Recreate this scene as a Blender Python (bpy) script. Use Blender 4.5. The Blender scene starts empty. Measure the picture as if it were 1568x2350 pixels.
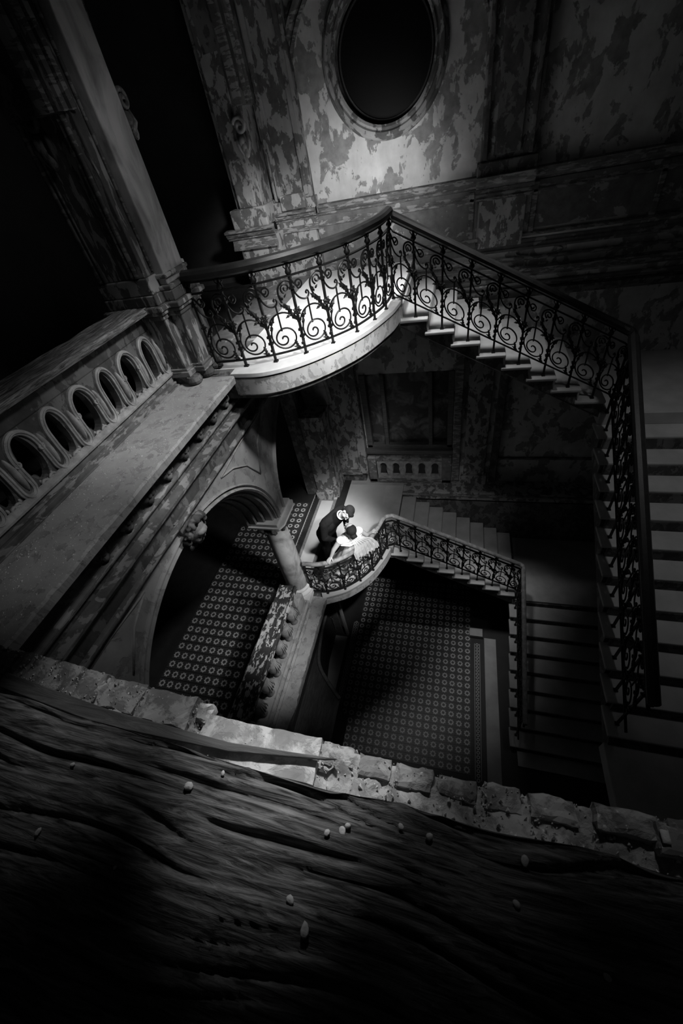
import bpy, bmesh, math, random
from mathutils import Vector, Matrix, noise
rnd = random.Random(7)
PI = math.pi
C = bpy.context.scene.collection
SC = bpy.context.scene

# ---------------------------------------------------------------- camera
cam_d = bpy.data.cameras.new('camera')
cam = bpy.data.objects.new('camera', cam_d); C.objects.link(cam)
cam_d.sensor_fit = 'AUTO'; cam_d.sensor_width = 36.0
cam_d.lens = 912.57 / 2350 * 36.0
cam_d.clip_start = 0.02; cam_d.clip_end = 100
M = Matrix(((0.9620271910, -0.0417873339, 0.2697359866),
            (0.2193984147, 0.7062777462, -0.6730795502),
            (-0.1623823748, 0.7067004768, 0.6886264711)))
cam.matrix_world = M.to_4x4()
cam_d.dof.use_dof = True; cam_d.dof.focus_distance = 7.0; cam_d.dof.aperture_fstop = 9.0
SC.camera = cam

# ---------------------------------------------------------------- light
w = bpy.data.worlds.new('world'); SC.world = w; w.use_nodes = True
w.node_tree.nodes['Background'].inputs[0].default_value = (1, 1, 1, 1)
w.node_tree.nodes['Background'].inputs[1].default_value = 0.004
SC.view_settings.view_transform = 'Standard'
try: SC.view_settings.look = 'None'
except Exception: pass
SC.view_settings.gamma = 1.0; SC.view_settings.exposure = 0.0
SC.view_settings.use_curve_mapping = False

def spot(name, loc, target, power, angle, blend=1.0, radius=0.25):
    l = bpy.data.lights.new(name, 'SPOT'); l.energy = power; l.spot_size = math.radians(angle)
    l.spot_blend = blend; l.shadow_soft_size = radius
    o = bpy.data.objects.new(name, l); C.objects.link(o); o.location = loc
    o.rotation_euler = (Vector(target) - Vector(loc)).to_track_quat('-Z', 'Y').to_euler()
    return o
LIGHTS = [  # spots without visible fittings, added and tuned to brighten each area
    ('spot_landing', (-1.7, 5.3, 3.8), (-1.75, 5.75, -1.85), 2000.0, 41, 1.0, 0.4),
    ('spot_front', (.3, 2.2, 1.8), (-1.6, 4.9, -2.0), 2020.0, 27, 1.0, 0.45),
    ('spot_wall', (-1.3, 6.3, -.6), (-1.45, 7.98, -.8), 88.0, 98, 1.0, 0.2),
    ('spot_respond', (-1.0, 5.0, .6), (-3.1, 7.6, -1.4), 452.0, 38, 1.0, 0.2),
    ('spot_couple', (.6, 2.6, -1.2), (-2.05, 5.2, -6.3), 2126.6, 25, 1.0, 0.12),
    ('spot_ledge', (1.0, 3.6, 1.8), (-2.8, 3.3, -2.2), 1000.0, 34, 1.0, 0.25),
    ('spot_ledge_near', (-.3, 2.0, .8), (-2.8, 1.9, -2.0), 110.0, 44, 1.0, .2),
    ('spot_column', (.4, 3.0, -3.4), (-3.0, 4.5, -5.8), 635.0, 34, 1.0, .2),
    ('spot_strip', (-1.2, 4.3, -2.8), (-2.9, 6.2, -6.83), 1020.0, 32, 1.0, 0.2),
    ('spot_flight', (.2, 5.75, 1.6), (.0, 6.6, -2.4), 480.0, 46, 1.0, 0.25),
    ('spot_right', (2.8, 3.6, 1.6), (3.2, 5.0, -4.2), 142.0, 56, 1.0, .25),
    ('spot_brick', (-.42, 1.5, .1), (-.42, .31, -1.3), 162, 27, 1.0, .05),
    ('spot_brick_middle', (.02, 1.5, .1), (.0, .31, -1.3), 11.3, 26, 1.0, .05),
    ('spot_brick_left', (-1.1, 1.4, .1), (-1.1, .37, -1.3), 36.1, 34, 1.0, .05),
    ('spot_brick_right', (.5, 1.4, .1), (.42, .36, -1.3), 10.4, 22, 1.0, 0.05),
    ('spot_gallery', (-.8, 2.6, -3.5), (-2.75, 2.9, -6.4), 336.0, 38, 1.0, 0.2),
    ('spot_lower', (-.3, 4.2, -3.2), (-.8, 6.6, -6.9), 110.0, 50, 1.0, .2),
    ('spot_pier', (-.5, 3.2, 1.5), (-3.0, 4.2, -.3), 43.0, 40, 1.0, .2),
    ('spot_niche', (-1.0, 4.8, -3.8), (-1.2, 7.98, -6.0), 12.0, 56, 1.0, .2),
    ('spot_fill', (1.2, 4.4, 4.5), (1.6, 5.5, -3.0), 9.63, 80, 1.0, .6),
]
for a in LIGHTS: spot(*a)

# ---------------------------------------------------------------- materials
def newmat(name):
    m = bpy.data.materials.new(name); m.use_nodes = True
    return m, m.node_tree, m.node_tree.nodes['Principled BSDF']
def _tex(nt, scale, detail=6, rough=.55, stretch=(1, 1, 1), kind='noise', rotz=0.0, dist=0.0):
    tc = nt.nodes.new('ShaderNodeTexCoord'); mp = nt.nodes.new('ShaderNodeMapping')
    mp.inputs['Scale'].default_value = stretch; mp.inputs['Rotation'].default_value = (0, 0, rotz)
    nt.links.new(tc.outputs['Object'], mp.inputs[0])
    n = nt.nodes.new('ShaderNodeTexNoise')
    n.inputs['Scale'].default_value = scale; n.inputs['Detail'].default_value = detail
    n.inputs['Roughness'].default_value = rough; n.inputs['Distortion'].default_value = dist
    nt.links.new(mp.outputs[0], n.inputs['Vector'])
    return n.outputs['Fac']
def _ramp(nt, fac, p0, p1, c0, c1):
    r = nt.nodes.new('ShaderNodeValToRGB')
    r.color_ramp.elements[0].position = p0; r.color_ramp.elements[1].position = p1
    r.color_ramp.elements[0].color = (c0, c0, c0, 1); r.color_ramp.elements[1].color = (c1, c1, c1, 1)
    nt.links.new(fac, r.inputs[0]); return r.outputs[0]
def _mix(nt, fac, a, b, mode='MIX'):
    m = nt.nodes.new('ShaderNodeMix'); m.data_type = 'RGBA'; m.blend_type = mode
    for s, v in ((0, fac), (6, a), (7, b)):
        if hasattr(v, 'links') or hasattr(v, 'is_linked'): nt.links.new(v, m.inputs[s])
        elif s == 0: m.inputs[0].default_value = v
        else: m.inputs[s].default_value = (v, v, v, 1)
    return m.outputs[2]
def _bump(nt, bs, h, strength=.4, dist=.01):
    b = nt.nodes.new('ShaderNodeBump'); b.inputs['Strength'].default_value = strength
    b.inputs['Distance'].default_value = dist
    nt.links.new(h, b.inputs['Height']); nt.links.new(b.outputs[0], bs.inputs['Normal'])
def plain(name, v, rough=.6, metal=0, var=.25, scale=6, bump=.2, bd=.004, spec=.4):
    m, nt, bs = newmat(name)
    f = _tex(nt, scale); c = _ramp(nt, f, .3, .7, v * (1 - var), v * (1 + var))
    nt.links.new(c, bs.inputs['Base Color'])
    bs.inputs['Roughness'].default_value = rough; bs.inputs['Metallic'].default_value = metal
    bs.inputs['Specular IOR Level'].default_value = spec
    if bump: _bump(nt, bs, _tex(nt, scale * 6, 4), bump, bd)
    return m
def peeling(name, light, dark, scale=2.6, th=.5, grime=.55, stretch=(1, 1, .7), edge=.012, speck=0.0):
    """flaking paint: one coat over an older, darker one, with grime and relief at the flake edges"""
    m, nt, bs = newmat(name)
    f = _tex(nt, scale, 9, .62, stretch, dist=.35)
    mask = _ramp(nt, f, th - edge, th + edge, 0, 1)
    lo = _ramp(nt, _tex(nt, 9, 6), .3, .75, dark * .7, dark * 1.3)
    hi = _ramp(nt, _tex(nt, 5, 7), .25, .75, light * .82, light * 1.12)
    col = _mix(nt, mask, lo, hi)
    g = _ramp(nt, _tex(nt, .9, 8, .6, (1.2, 1.2, .5)), .3, .62, grime, 1.0)
    col = _mix(nt, 1.0, col, g, 'MULTIPLY')
    if speck:
        s = _ramp(nt, _tex(nt, 55, 3, .7), .66, .70, 0, 1); col = _mix(nt, s, col, speck)
    nt.links.new(col, bs.inputs['Base Color'])
    bs.inputs['Roughness'].default_value = .75; bs.inputs['Specular IOR Level'].default_value = .3
    add = nt.nodes.new('ShaderNodeMath'); add.operation = 'MULTIPLY_ADD'
    nt.links.new(_tex(nt, 30, 5), add.inputs[0]); add.inputs[1].default_value = .5
    nt.links.new(mask, add.inputs[2])
    _bump(nt, bs, add.outputs[0], .5, .006)
    return m
def timber(name, lo, hi, axis='x', scale=5, k=14, rough=.7, bump=.6):
    m, nt, bs = newmat(name)
    st = {'x': (1, k, k), 'y': (k, 1, k), 'z': (k, k, 1)}[axis]
    f = _tex(nt, scale, 8, .65, st, dist=.8)
    nt.links.new(_ramp(nt, f, .38, .66, lo, hi), bs.inputs['Base Color'])
    bs.inputs['Roughness'].default_value = rough
    _bump(nt, bs, f, bump, .01); return m

MAT = dict(
    wall=peeling('peeling_wall_paint', .66, .30, 4.2, .475, .6),
    wall2=peeling('blotched_pilaster_paint', .44, .15, 7.0, .49, .5, (1, 1, .6)),
    dado=peeling('dado_paint', .42, .17, 3.0, .60, .6, (1, 1, 1.3)),
    dark_plaster=peeling('darkened_plaster', .20, .10, 7, .52, .45),  # dark plaster tone, also paints shade behind carved relief
    mould=peeling('moulding_paint', .34, .15, 9.0, .52, .5, (.6, .6, 2.2)),
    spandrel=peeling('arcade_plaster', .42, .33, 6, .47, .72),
    stone=peeling('gritty_stone', .38, .30, 8, .45, .8, speck=.75),
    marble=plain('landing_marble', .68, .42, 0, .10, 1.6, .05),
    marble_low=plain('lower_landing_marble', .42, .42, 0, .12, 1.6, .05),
    marble_mid=plain('grey_marble', .34, .5, 0, .22, 2.2, .08),
    tread=plain('worn_tread_marble', .42, .5, 0, .16, 3.0, .12),
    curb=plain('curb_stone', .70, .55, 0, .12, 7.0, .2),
    fascia=peeling('curb_face', .60, .42, 13.0, .46, .7),
    iron=plain('black_iron', .018, .45, .6, .3, 20, .3),
    handrail=plain('dark_handrail', .02, .4, 0, .3, 12, .25, spec=.35),
    low_rail=plain('worn_lower_handrail', .20, .5, 0, .4, 14, .3),
    carved=plain('carved_plaster', .30, .5, 0, .35, 12, .6, .006),
    pier=peeling('streaked_pier_paint', .34, .10, 9.0, .53, .6, (1.4, 1.4, .35)),
    rail_wood=timber('flaking_rail_timber', .03, .36, 'y', 6, 12),
    rail_peel=peeling('peeling_rail_paint', .62, .05, 16.0, .53, .75, (1, .5, 1)),
    column=None,
    dark=plain('painted_darkness', .03, .8, 0, .2, 3, 0),  # near-black colour stands in for unlit depth in gallery and niches
    dark_wood=timber('dark_timber', .02, .05, 'y', 4, 6),
    beam=timber('charred_beam', .012, .26, 'x', 7.0, 11, .6, 1.0),
    plank=timber('grey_plank', .06, .13, 'x', 4, 10),
    brick=peeling('dusty_brick', .40, .20, 14, .50, .65, (1, 1, 1), .05, .7),
    mortar=peeling('crumbling_mortar', .46, .24, 18, .48, .6, (1, 1, 1), .08, .8),
    patch=peeling('pale_mortar_patch', .66, .30, 11, .50, .7, (1, 1, 1), .06),
    chip=plain('pale_chip', .55, .7, 0, .2, 30, .3),
    tile_dark=plain('dark_tile', .035, .45, 0, .3, 8, .05),
    tile_light=plain('light_tile_inlay', .40, .5, 0, .25, 1.5, .05),
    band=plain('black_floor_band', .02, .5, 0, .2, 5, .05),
    ornament=plain('ornament_band', .16, .5, 0, .5, 60, .1),
    glass=None,
    skin=plain('skin', .36, .5, 0, .06, 9, 0),
    hair=plain('dark_hair', .014, .75, 0, .4, 60, .4, .003, spec=.12),
    suit=plain('black_suit', .008, .9, 0, .2, 20, .1, spec=.1),
    shirt=plain('white_shirt', .8, .7, 0, .05, 20, 0),
    gown=plain('white_satin', .80, .5, 0, .06, 7, .15, .01),
    veil=None,
    lips=plain('lips', .22, .5, 0, .1, 9, 0),
)
m, nt, bs = newmat('veined_marble')
f = _tex(nt, 2.2, 8, .6, (1, 1, .55), dist=2.2)
nt.links.new(_mix(nt, 1.0, _ramp(nt, f, .35, .6, .22, .50), _ramp(nt, _tex(nt, 1.3, 4), .3, .7, .7, 1.0), 'MULTIPLY'), bs.inputs['Base Color'])
bs.inputs['Roughness'].default_value = .35; MAT['column'] = m
m, nt, bs = newmat('night_glass'); bs.inputs['Base Color'].default_value = (.006, .006, .006, 1)
bs.inputs['Specular IOR Level'].default_value = .1; bs.inputs['Roughness'].default_value = .5; MAT['glass'] = m
m, nt, bs = newmat('smoky_painted_glass')
f = _tex(nt, 2.6, 6, .6, dist=.6); nt.links.new(_ramp(nt, f, .47, .68, .012, .20), bs.inputs['Base Color'])
bs.inputs['Roughness'].default_value = .4; MAT['painted'] = m
m, nt, bs = newmat('tulle'); bs.inputs['Base Color'].default_value = (.80, .80, .80, 1)
bs.inputs['Roughness'].default_value = .8; bs.inputs['Alpha'].default_value = .42
MAT['veil'] = m

# ---------------------------------------------------------------- mesh helpers
class MB:
    def __init__(s): s.v = []; s.f = []; s.m = []
    def add(s, vs, fs, mi=0):
        b = len(s.v); s.v += [tuple(p) for p in vs]
        for f in fs: s.f.append([b + i for i in f]); s.m.append(mi)
    def box(s, x0, x1, y0, y1, z0, z1, mi=0):
        s.add([(x0,y0,z0),(x1,y0,z0),(x1,y1,z0),(x0,y1,z0),(x0,y0,z1),(x1,y0,z1),(x1,y1,z1),(x0,y1,z1)],
              [(3,2,1,0),(4,5,6,7),(0,1,5,4),(1,2,6,5),(2,3,7,6),(3,0,4,7)], mi)
    def prism(s, poly, z0, z1, mi=0, axis='z', caps=True):
        n = len(poly)
        def P(a, b, h):
            return {'z': (a, b, h), 'x': (h, a, b), 'y': (a, h, b)}[axis]
        vs = [P(a, b, z0) for a, b in poly] + [P(a, b, z1) for a, b in poly]
        fs = [(i, (i + 1) % n, n + (i + 1) % n, n + i) for i in range(n)]
        if caps: fs += [tuple(range(n - 1, -1, -1)), tuple(range(n, 2 * n))]
        s.add(vs, fs, mi)
    def tube(s, pts, r, n=6, closed=False, cap=True, sq=None, mi=0):
        pts = [Vector(p) for p in pts]; N = len(pts)
        rs = r if isinstance(r, (list, tuple)) else [r] * N
        vs = []; up = None
        for i, p in enumerate(pts):
            a = pts[(i - 1) % N] if (closed or i > 0) else p
            b = pts[(i + 1) % N] if (closed or i < N - 1) else p
            t = (b - a)
            t = t.normalized() if t.length > 1e-9 else Vector((0, 0, 1))
            if up is None:
                up = Vector((0, 0, 1)) if abs(t.z) < .9 else Vector((1, 0, 0))
            sd = t.cross(up)
            if sd.length < 1e-5: sd = t.cross(Vector((1, .3, .2)))
            sd.normalize(); u = sd.cross(t).normalized(); up = u
            for k in range(n):
                an = 2 * PI * k / n + (PI / n)
                a_, b_ = math.cos(an) * rs[i], math.sin(an) * rs[i]
                if sq: a_ *= sq[0]; b_ *= sq[1]
                vs.append(p + sd * a_ + u * b_)
        fs = []
        for i in range(N if closed else N - 1):
            j = (i + 1) % N
            for k in range(n):
                l = (k + 1) % n
                fs.append((i * n + k, i * n + l, j * n + l, j * n + k))
        if cap and not closed:
            fs.append(tuple(range(n - 1, -1, -1))); fs.append(tuple((N - 1) * n + k for k in range(n)))
        s.add(vs, fs, mi)
    def lathe(s, prof, c=(0, 0, 0), n=20, mi=0, sx=1, sy=1):
        vs = []
        for r, z in prof:
            for k in range(n):
                a = 2 * PI * k / n; vs.append((c[0] + r * math.cos(a) * sx, c[1] + r * math.sin(a) * sy, c[2] + z))
        fs = []
        for i in range(len(prof) - 1):
            for k in range(n):
                l = (k + 1) % n; fs.append((i * n + k, i * n + l, (i + 1) * n + l, (i + 1) * n + k))
        fs.append(tuple(range(n - 1, -1, -1))); fs.append(tuple((len(prof) - 1) * n + k for k in range(n)))
        s.add(vs, fs, mi)
    def ball(s, c, r, n=10, m=7, rot=None, mi=0):
        r = r if isinstance(r, (tuple, list)) else (r, r, r); vs = [];
        for i in range(m + 1):
            th = PI * i / m
            for k in range(n):
                ph = 2 * PI * k / n
                p = Vector((r[0] * math.sin(th) * math.cos(ph), r[1] * math.sin(th) * math.sin(ph), r[2] * math.cos(th)))
                if rot: p = rot @ p
                vs.append(p + Vector(c))
        fs = []
        for i in range(m):
            for k in range(n):
                l = (k + 1) % n; fs.append((i * n + k, (i + 1) * n + k, (i + 1) * n + l, i * n + l))
        s.add(vs, fs, mi)
    def build(s, name, mat, parent=None, smooth=False, bevel=0, label=None, kind=None, weld=False):
        me = bpy.data.meshes.new(name); me.from_pydata(s.v, [], s.f)
        mats = mat if isinstance(mat, (list, tuple)) else [mat]
        for q in mats: me.materials.append(MAT[q] if isinstance(q, str) else q)
        if len(mats) > 1: me.polygons.foreach_set('material_index', s.m)
        bm = bmesh.new(); bm.from_mesh(me)
        if weld: bmesh.ops.remove_doubles(bm, verts=bm.verts, dist=1e-5)
        bmesh.ops.recalc_face_normals(bm, faces=bm.faces); bm.to_mesh(me); bm.free()
        if smooth: me.polygons.foreach_set('use_smooth', [True] * len(me.polygons))
        o = bpy.data.objects.new(name, me); C.objects.link(o)
        if parent: o.parent = parent
        if bevel:
            b = o.modifiers.new('bevel', 'BEVEL'); b.width = bevel; b.segments = 2; b.limit_method = 'ANGLE'
        if label: o['label'] = label
        if kind: o['kind'] = kind
        return o
def thing(name, label, cat, group=None, loc=(0, 0, 0)):
    o = bpy.data.objects.new(name, None); C.objects.link(o); o.location = loc
    o['label'] = label; o['category'] = cat
    o.empty_display_size = .1
    if group: o['group'] = group
    return o
def tag(o, label, cat, group=None):
    o['label'] = label; o['category'] = cat
    if group: o['group'] = group
    return o
def struct(o, label=None):
    o['kind'] = 'structure'
    if label: o['label'] = label
    return o
def B(*a, **k):
    mb = MB(); mb.box(*a, **k); return mb
def moulding(mb, prof, a, b, axis='x', side=1, org=(0, 0)):
    """extrude a profile [(outwards, height)] along an axis; org = (wall coordinate, z)"""
    pts = [(org[0] + side * o, org[1] + h) for o, h in prof]
    n = len(pts)
    if axis == 'x': vs = [(a, p, h) for p, h in pts] + [(b, p, h) for p, h in pts]
    else: vs = [(p, a, h) for p, h in pts] + [(p, b, h) for p, h in pts]
    fs = [(i, (i + 1) % n, n + (i + 1) % n, n + i) for i in range(n)]
    fs += [tuple(range(n)), tuple(range(2 * n - 1, n - 1, -1))]
    mb.add(vs, fs)
PROF_CORN = [(0, 0), (.03, .0), (.035, .025), (.06, .04), (.085, .07), (.09, .10), (.12, .105), (.125, .14), (0, .15)]
PROF_ROLL = [(0, 0), (.02, .0)] + [(.02 + .03 * math.sin(t), .03 - .03 * math.cos(t)) for t in [PI * i / 6 for i in range(7)]] + [(0, .06)]
PROF_OG = [(0, 0), (.05, 0), (.05, .03), (.035, .05), (.03, .08), (.015, .10), (.012, .14), (0, .14)]

def catmull(pts, n=8):
    out = []; P = [Vector(p) for p in pts]
    for i in range(len(P) - 1):
        a = P[i - 1] if i else P[i] * 2 - P[i + 1]; b, c = P[i], P[i + 1]; d = P[i + 2] if i + 2 < len(P) else P[i + 1] * 2 - P[i]
        for k in range(n):
            t = k / n; out.append(.5 * ((2 * b) + (c - a) * t + (2 * a - 5 * b + 4 * c - d) * t * t + (3 * b - 3 * c + d - a) * t ** 3))
    out.append(P[-1]); return out
def fan_plate(mb, y0, y1, z0, z1, hole, p0, p1, P, mi=0, back=True):
    """plate with a star-shaped hole; hole is a list of (u,v), P maps (u,v,depth) to a point"""
    cu = sum(h[0] for h in hole) / len(hole); cv = sum(h[1] for h in hole) / len(hole)
    ang = [(math.atan2(v - cv, u - cu), math.hypot(u - cu, v - cv)) for u, v in hole]
    ang.sort(); A = list(ang)
    for cx, cy in ((y0, z0), (y1, z0), (y1, z1), (y0, z1)):
        a = math.atan2(cy - cv, cx - cu)
        for i in range(len(ang)):
            a0, r0 = ang[i - 1]; a1, r1 = ang[i]
            if i == 0: a0 -= 2 * PI
            for aa in (a, a - 2 * PI):
                if a0 <= aa <= a1:
                    t = (aa - a0) / max(1e-9, a1 - a0); A.append((a, r0 + (r1 - r0) * t)); break
            else: continue
            break
        else: A.append((a, ang[0][1]))
    A.sort(); n = len(A); inn = []; out = []
    for a, r in A:
        c, s_ = math.cos(a), math.sin(a)
        inn.append((cu + c * r, cv + s_ * r)); T = []
        if c > 1e-9: T.append((y1 - cu) / c)
        if c < -1e-9: T.append((y0 - cu) / c)
        if s_ > 1e-9: T.append((z1 - cv) / s_)
        if s_ < -1e-9: T.append((z0 - cv) / s_)
        t = min(T); out.append((cu + c * t, cv + s_ * t))
    vs = [P(u, v, p0) for u, v in inn] + [P(u, v, p0) for u, v in out] + [P(u, v, p1) for u, v in inn] + [P(u, v, p1) for u, v in out]
    fs = []
    for i in range(n):
        j = (i + 1) % n
        fs += [(i, j, n + j, n + i), (i, 2 * n + i, 2 * n + j, j), (n + i, n + j, 3 * n + j, 3 * n + i)]
        if back: fs.append((2 * n + i, 3 * n + i, 3 * n + j, 2 * n + j))
    mb.add(vs, fs, mi)

# levels (metres, camera at the origin)
ZU, ZM, ZL, ZK, ZF = -1.85, -3.72, -6.83, -8.35, -9.9
YB = 7.98            # back wall plane
XR = 4.3             # right wall plane

# ================================================================ SETTING
# ground floor: slab, bands, kerb strips, star tiles
floor = struct(B(-6.5, XR, -.1, YB + .3, ZF - .25, ZF - .012).build('floor', 'band'))
TP = .1745
def star_tile():
    mb = MB(); h = TP / 2 - .0015
    N = 16; R0, R1, ri = .070, .051, .031
    outer = [((R0 if k % 2 == 0 else R1) * math.cos(2 * PI * k / N + .2), (R0 if k % 2 == 0 else R1) * math.sin(2 * PI * k / N + .2)) for k in range(N)]
    inner = [(ri * math.cos(2 * PI * k / N + .2), ri * math.sin(2 * PI * k / N + .2)) for k in range(N)]
    vs = [(x, y, 0) for x, y in inner] + [(x, y, 0) for x, y in outer]
    mb.add(vs, [tuple(range(N))], 0)
    mb.add(vs, [(k, (k + 1) % N, N + (k + 1) % N, N + k) for k in range(N)], 1)
    # outside of the star to the tile edge
    sq = []
    for x, y in outer:
        q = h / max(abs(x), abs(y)); sq.append((x * q, y * q))
    cor = {}
    vs2 = [(x, y, 0) for x, y in outer] + [(x, y, 0) for x, y in sq]
    fs = []
    for k in range(N):
        l = (k + 1) % N; a, b = sq[k], sq[l]
        face = [k, N + k]
        if (abs(abs(a[0]) - h) < 1e-6) != (abs(abs(b[0]) - h) < 1e-6):
            c = (math.copysign(h, a[0] if abs(abs(a[0]) - h) < 1e-6 else b[0]), math.copysign(h, a[1] if abs(abs(a[1]) - h) < 1e-6 else b[1]), 0)
            vs2.append(c); face.append(len(vs2) - 1)
        face += [N + l, l]; fs.append(tuple(face))
    mb.add(vs2, fs, 0)
    e = [(-h, -h), (h, -h), (h, h), (-h, h)]
    mb.add([(x, y, 0) for x, y in e] + [(x, y, -.012) for x, y in e], [(i, (i + 1) % 4, 4 + (i + 1) % 4, 4 + i) for i in range(4)], 0)
    return mb
def lay_tiles(parent, xs, ys, z, limit=300):
    proto = None; cells = [(x, y) for y in ys for x in xs]
    for x, y in cells[:limit]:
        if proto is None:
            o = star_tile().build('tile', ['tile_dark', 'tile_light'], parent); proto = o
        else:
            o = bpy.data.objects.new('tile', proto.data); C.objects.link(o); o.parent = parent
        o.location = (x, y, z + rnd.uniform(-.0012, .0012)); o.rotation_euler = (rnd.uniform(-.004, .004), rnd.uniform(-.004, .004), 0)
    if len(cells) > limit:
        mb = MB(); t = star_tile()
        for x, y in cells[limit:]:
            b = len(mb.v); mb.v += [(p[0] + x, p[1] + y, p[2] + z) for p in t.v]
            mb.f += [[b + i for i in f] for f in t.f]; mb.m += t.m
        mb.build('tiles', ['tile_dark', 'tile_light'], parent, kind='stuff')
lay_tiles(floor, [.5 - TP * i for i in range(17)], [2.35 + TP * .0 + TP * j for j in range(27)], ZF)
def ring_band(parent, x, y0, y1, z, wd=.06, pitch=.085):
    """border band: row of small interlaced rings between two fillets"""
    mb = MB()
    for s_ in (-1, 1): mb.box(x + s_ * wd - .006, x + s_ * wd + .006, y0, y1, z - .012, z + .001, 0)
    y = y0
    while y < y1:
        N = 10; R, r = .037, .02
        vs = [(x + R * math.cos(2 * PI * k / N), y + R * math.sin(2 * PI * k / N), z + .001) for k in range(N)] + \
             [(x + r * math.cos(2 * PI * k / N), y + r * math.sin(2 * PI * k / N), z + .001) for k in range(N)]
        mb.add(vs, [(k, (k + 1) % N, N + (k + 1) % N, N + k) for k in range(N)], 0); y += pitch
    mb.build('border_band', 'tile_light', parent, kind='stuff')
ring_band(floor, .73, 2.2, 5.2, ZF); ring_band(floor, -2.46, 2.0, 5.4, ZF)
B(.90, 1.18, 1.5, 5.37, ZF - .02, ZF + .03).build('kerb_strip', 'marble_mid', floor, bevel=.006)
B(-3.9, -2.62, 3.4, 4.93, ZF - .02, ZF + .02).build('threshold_slab', 'marble_mid', floor, bevel=.006)
tag(B(.54, .86, 5.35, 5.57, ZF, ZF + .12).build('stone_block', 'marble_mid', bevel=.01), 'small pale stone block on the tiled ground floor under the lower stairs', 'stone')

# back wall with round window hole and lower window niche
OX, OZ = -1.14, .57
wall_back = MB()
PW = lambda u, v, d: (u, d, v)
ell = lambda r, n=48: [(OX + r * math.cos(2 * PI * k / n), OZ + r * math.sin(2 * PI * k / n)) for k in range(n)]
fan_plate(wall_back, OX - 1, OX + 1, OZ - 1, OZ + 1, ell(.74), YB, YB + .45, PW)
NX0, NX1, NZ0, NZ1 = -2.1, -.08, -5.8, -3.9
for x0, x1, z0, z1 in ((-3.45, OX - 1, -2.2, 5), (OX + 1, XR, -2.2, 5), (OX - 1, OX + 1, OZ + 1, 5), (OX - 1, OX + 1, -2.2, OZ - 1),
                       (-3.75, NX0, -6.9, -2.2), (NX1, XR, -6.9, -2.2), (NX0, NX1, NZ1, -2.2), (NX0, NX1, -6.9, NZ0), (-6.5, XR, ZF, -6.9)):
    wall_back.box(x0, x1, YB, YB + .45, z0, z1)
wall_back = struct(wall_back.build('wall_back', 'wall'))
B(-6.5, -3.45, YB - .002, YB + .448, -1.0, 5).build('gallery_end_wall', 'dark', wall_back); B(-3.75, -3.45, YB, YB + .45, -2.2, -1.0).build('wall_strip', 'wall', wall_back)  # gallery end coloured dark in place of shade
B(-6.5, -3.75, YB, YB + .45, -6.9, -1.0).build('gallery_end_wall', 'dark', wall_back)  # same painted darkness on the lower gallery end
# round window
win = struct(MB_ := None or bpy.data.objects.new('window_1', None)); C.objects.link(win)
def ring_xz(mb, cx, cz, R, prof, y, a0=0, a1=2 * PI, n=64):
    """profile (radial offset, projection towards -y) swept round a circle in the xz plane"""
    closed = abs(a1 - a0 - 2 * PI) < 1e-6; m_ = n if closed else n + 1; k_ = len(prof); vs = []
    for i in range(m_):
        a = a0 + (a1 - a0) * i / n
        for o, p in prof: vs.append((cx + (R + o) * math.cos(a), y - p, cz + (R + o) * math.sin(a)))
    fs = []
    for i in range(n):
        j = (i + 1) % m_
        for k in range(k_):
            l = (k + 1) % k_; fs.append((i * k_ + k, i * k_ + l, j * k_ + l, j * k_ + k))
    mb.add(vs, fs)
mb = MB(); ring_xz(mb, OX, OZ, .67, [(0, -.2), (0, .05), (.03, .075), (.05, .06), (.06, .06), (.08, .10), (.12, .11), (.145, .07), (.15, .07), (.17, .04), (.18, 0), (.18, -.05)], YB)
mb.build('window_frame', 'wall2', win, smooth=False)
mb = MB(); mb.prism(ell(.70), YB + .16, YB + .175, axis='y'); mb.build('pane', 'glass', win)
mb = MB(); ring_xz(mb, OX, OZ, .62, [(0, 0), (0, .02), (.02, .02), (.02, 0)], YB + .15)
mb.build('inner_ring', 'dark_wood', win)
# large arch moulding round the window, scrolled foot
AX, AZ, AR = -1.14, .2, 1.40
mb = MB()
ring_xz(mb, AX, AZ, AR, [(-.03, 0), (-.03, .05), (0, .07), (.02, .05), (.04, .05), (.06, .09), (.10, .10), (.13, .06), (.16, .05), (.17, 0)], YB, -.02, PI + .02, 60)
mb.build('arch_moulding', 'mould', wall_back)
def spiral(cx, cy, r0, r1, turns, a0, n=28):
    return [((cx + (r0 + (r1 - r0) * i / n) * math.cos(a0 + turns * 2 * PI * i / n)), (cy + (r0 + (r1 - r0) * i / n) * math.sin(a0 + turns * 2 * PI * i / n))) for i in range(n + 1)]
def scroll_console(parent, cx, cz, y, s=1.0, mat='carved', plane='y', flip=1):
    mb = MB()
    pts = spiral(cx, cz, .012 * s, .085 * s, 1.4 * flip, .3)
    P = (lambda a, b, d=0: (a, y - d, b)) if plane == 'y' else (lambda a, b, d=0: (y + d, a, b))
    mb.tube([P(a, b, .05) for a, b in pts], .022 * s, 6)
    for k in range(3):
        mb.ball(P(cx + .02 * (k - 1), cz - .13 * s - .05 * k * s, .04), (.05 * s - .008 * k,) * 2 + (.06 * s,), 8, 5)
    for k in (-1, 1): mb.tube([P(cx + k * .05 * s, cz - .06 * s, .03), P(cx + k * .075 * s, cz - .16 * s, .05), P(cx + k * .03 * s, cz - .27 * s, .02)], [.018 * s, .022 * s, .006], 5)
    return mb.build('scroll_console', mat, parent, smooth=True)
scroll_console(wall_back, AX - AR - .06, .16, YB, 1.1)
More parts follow.
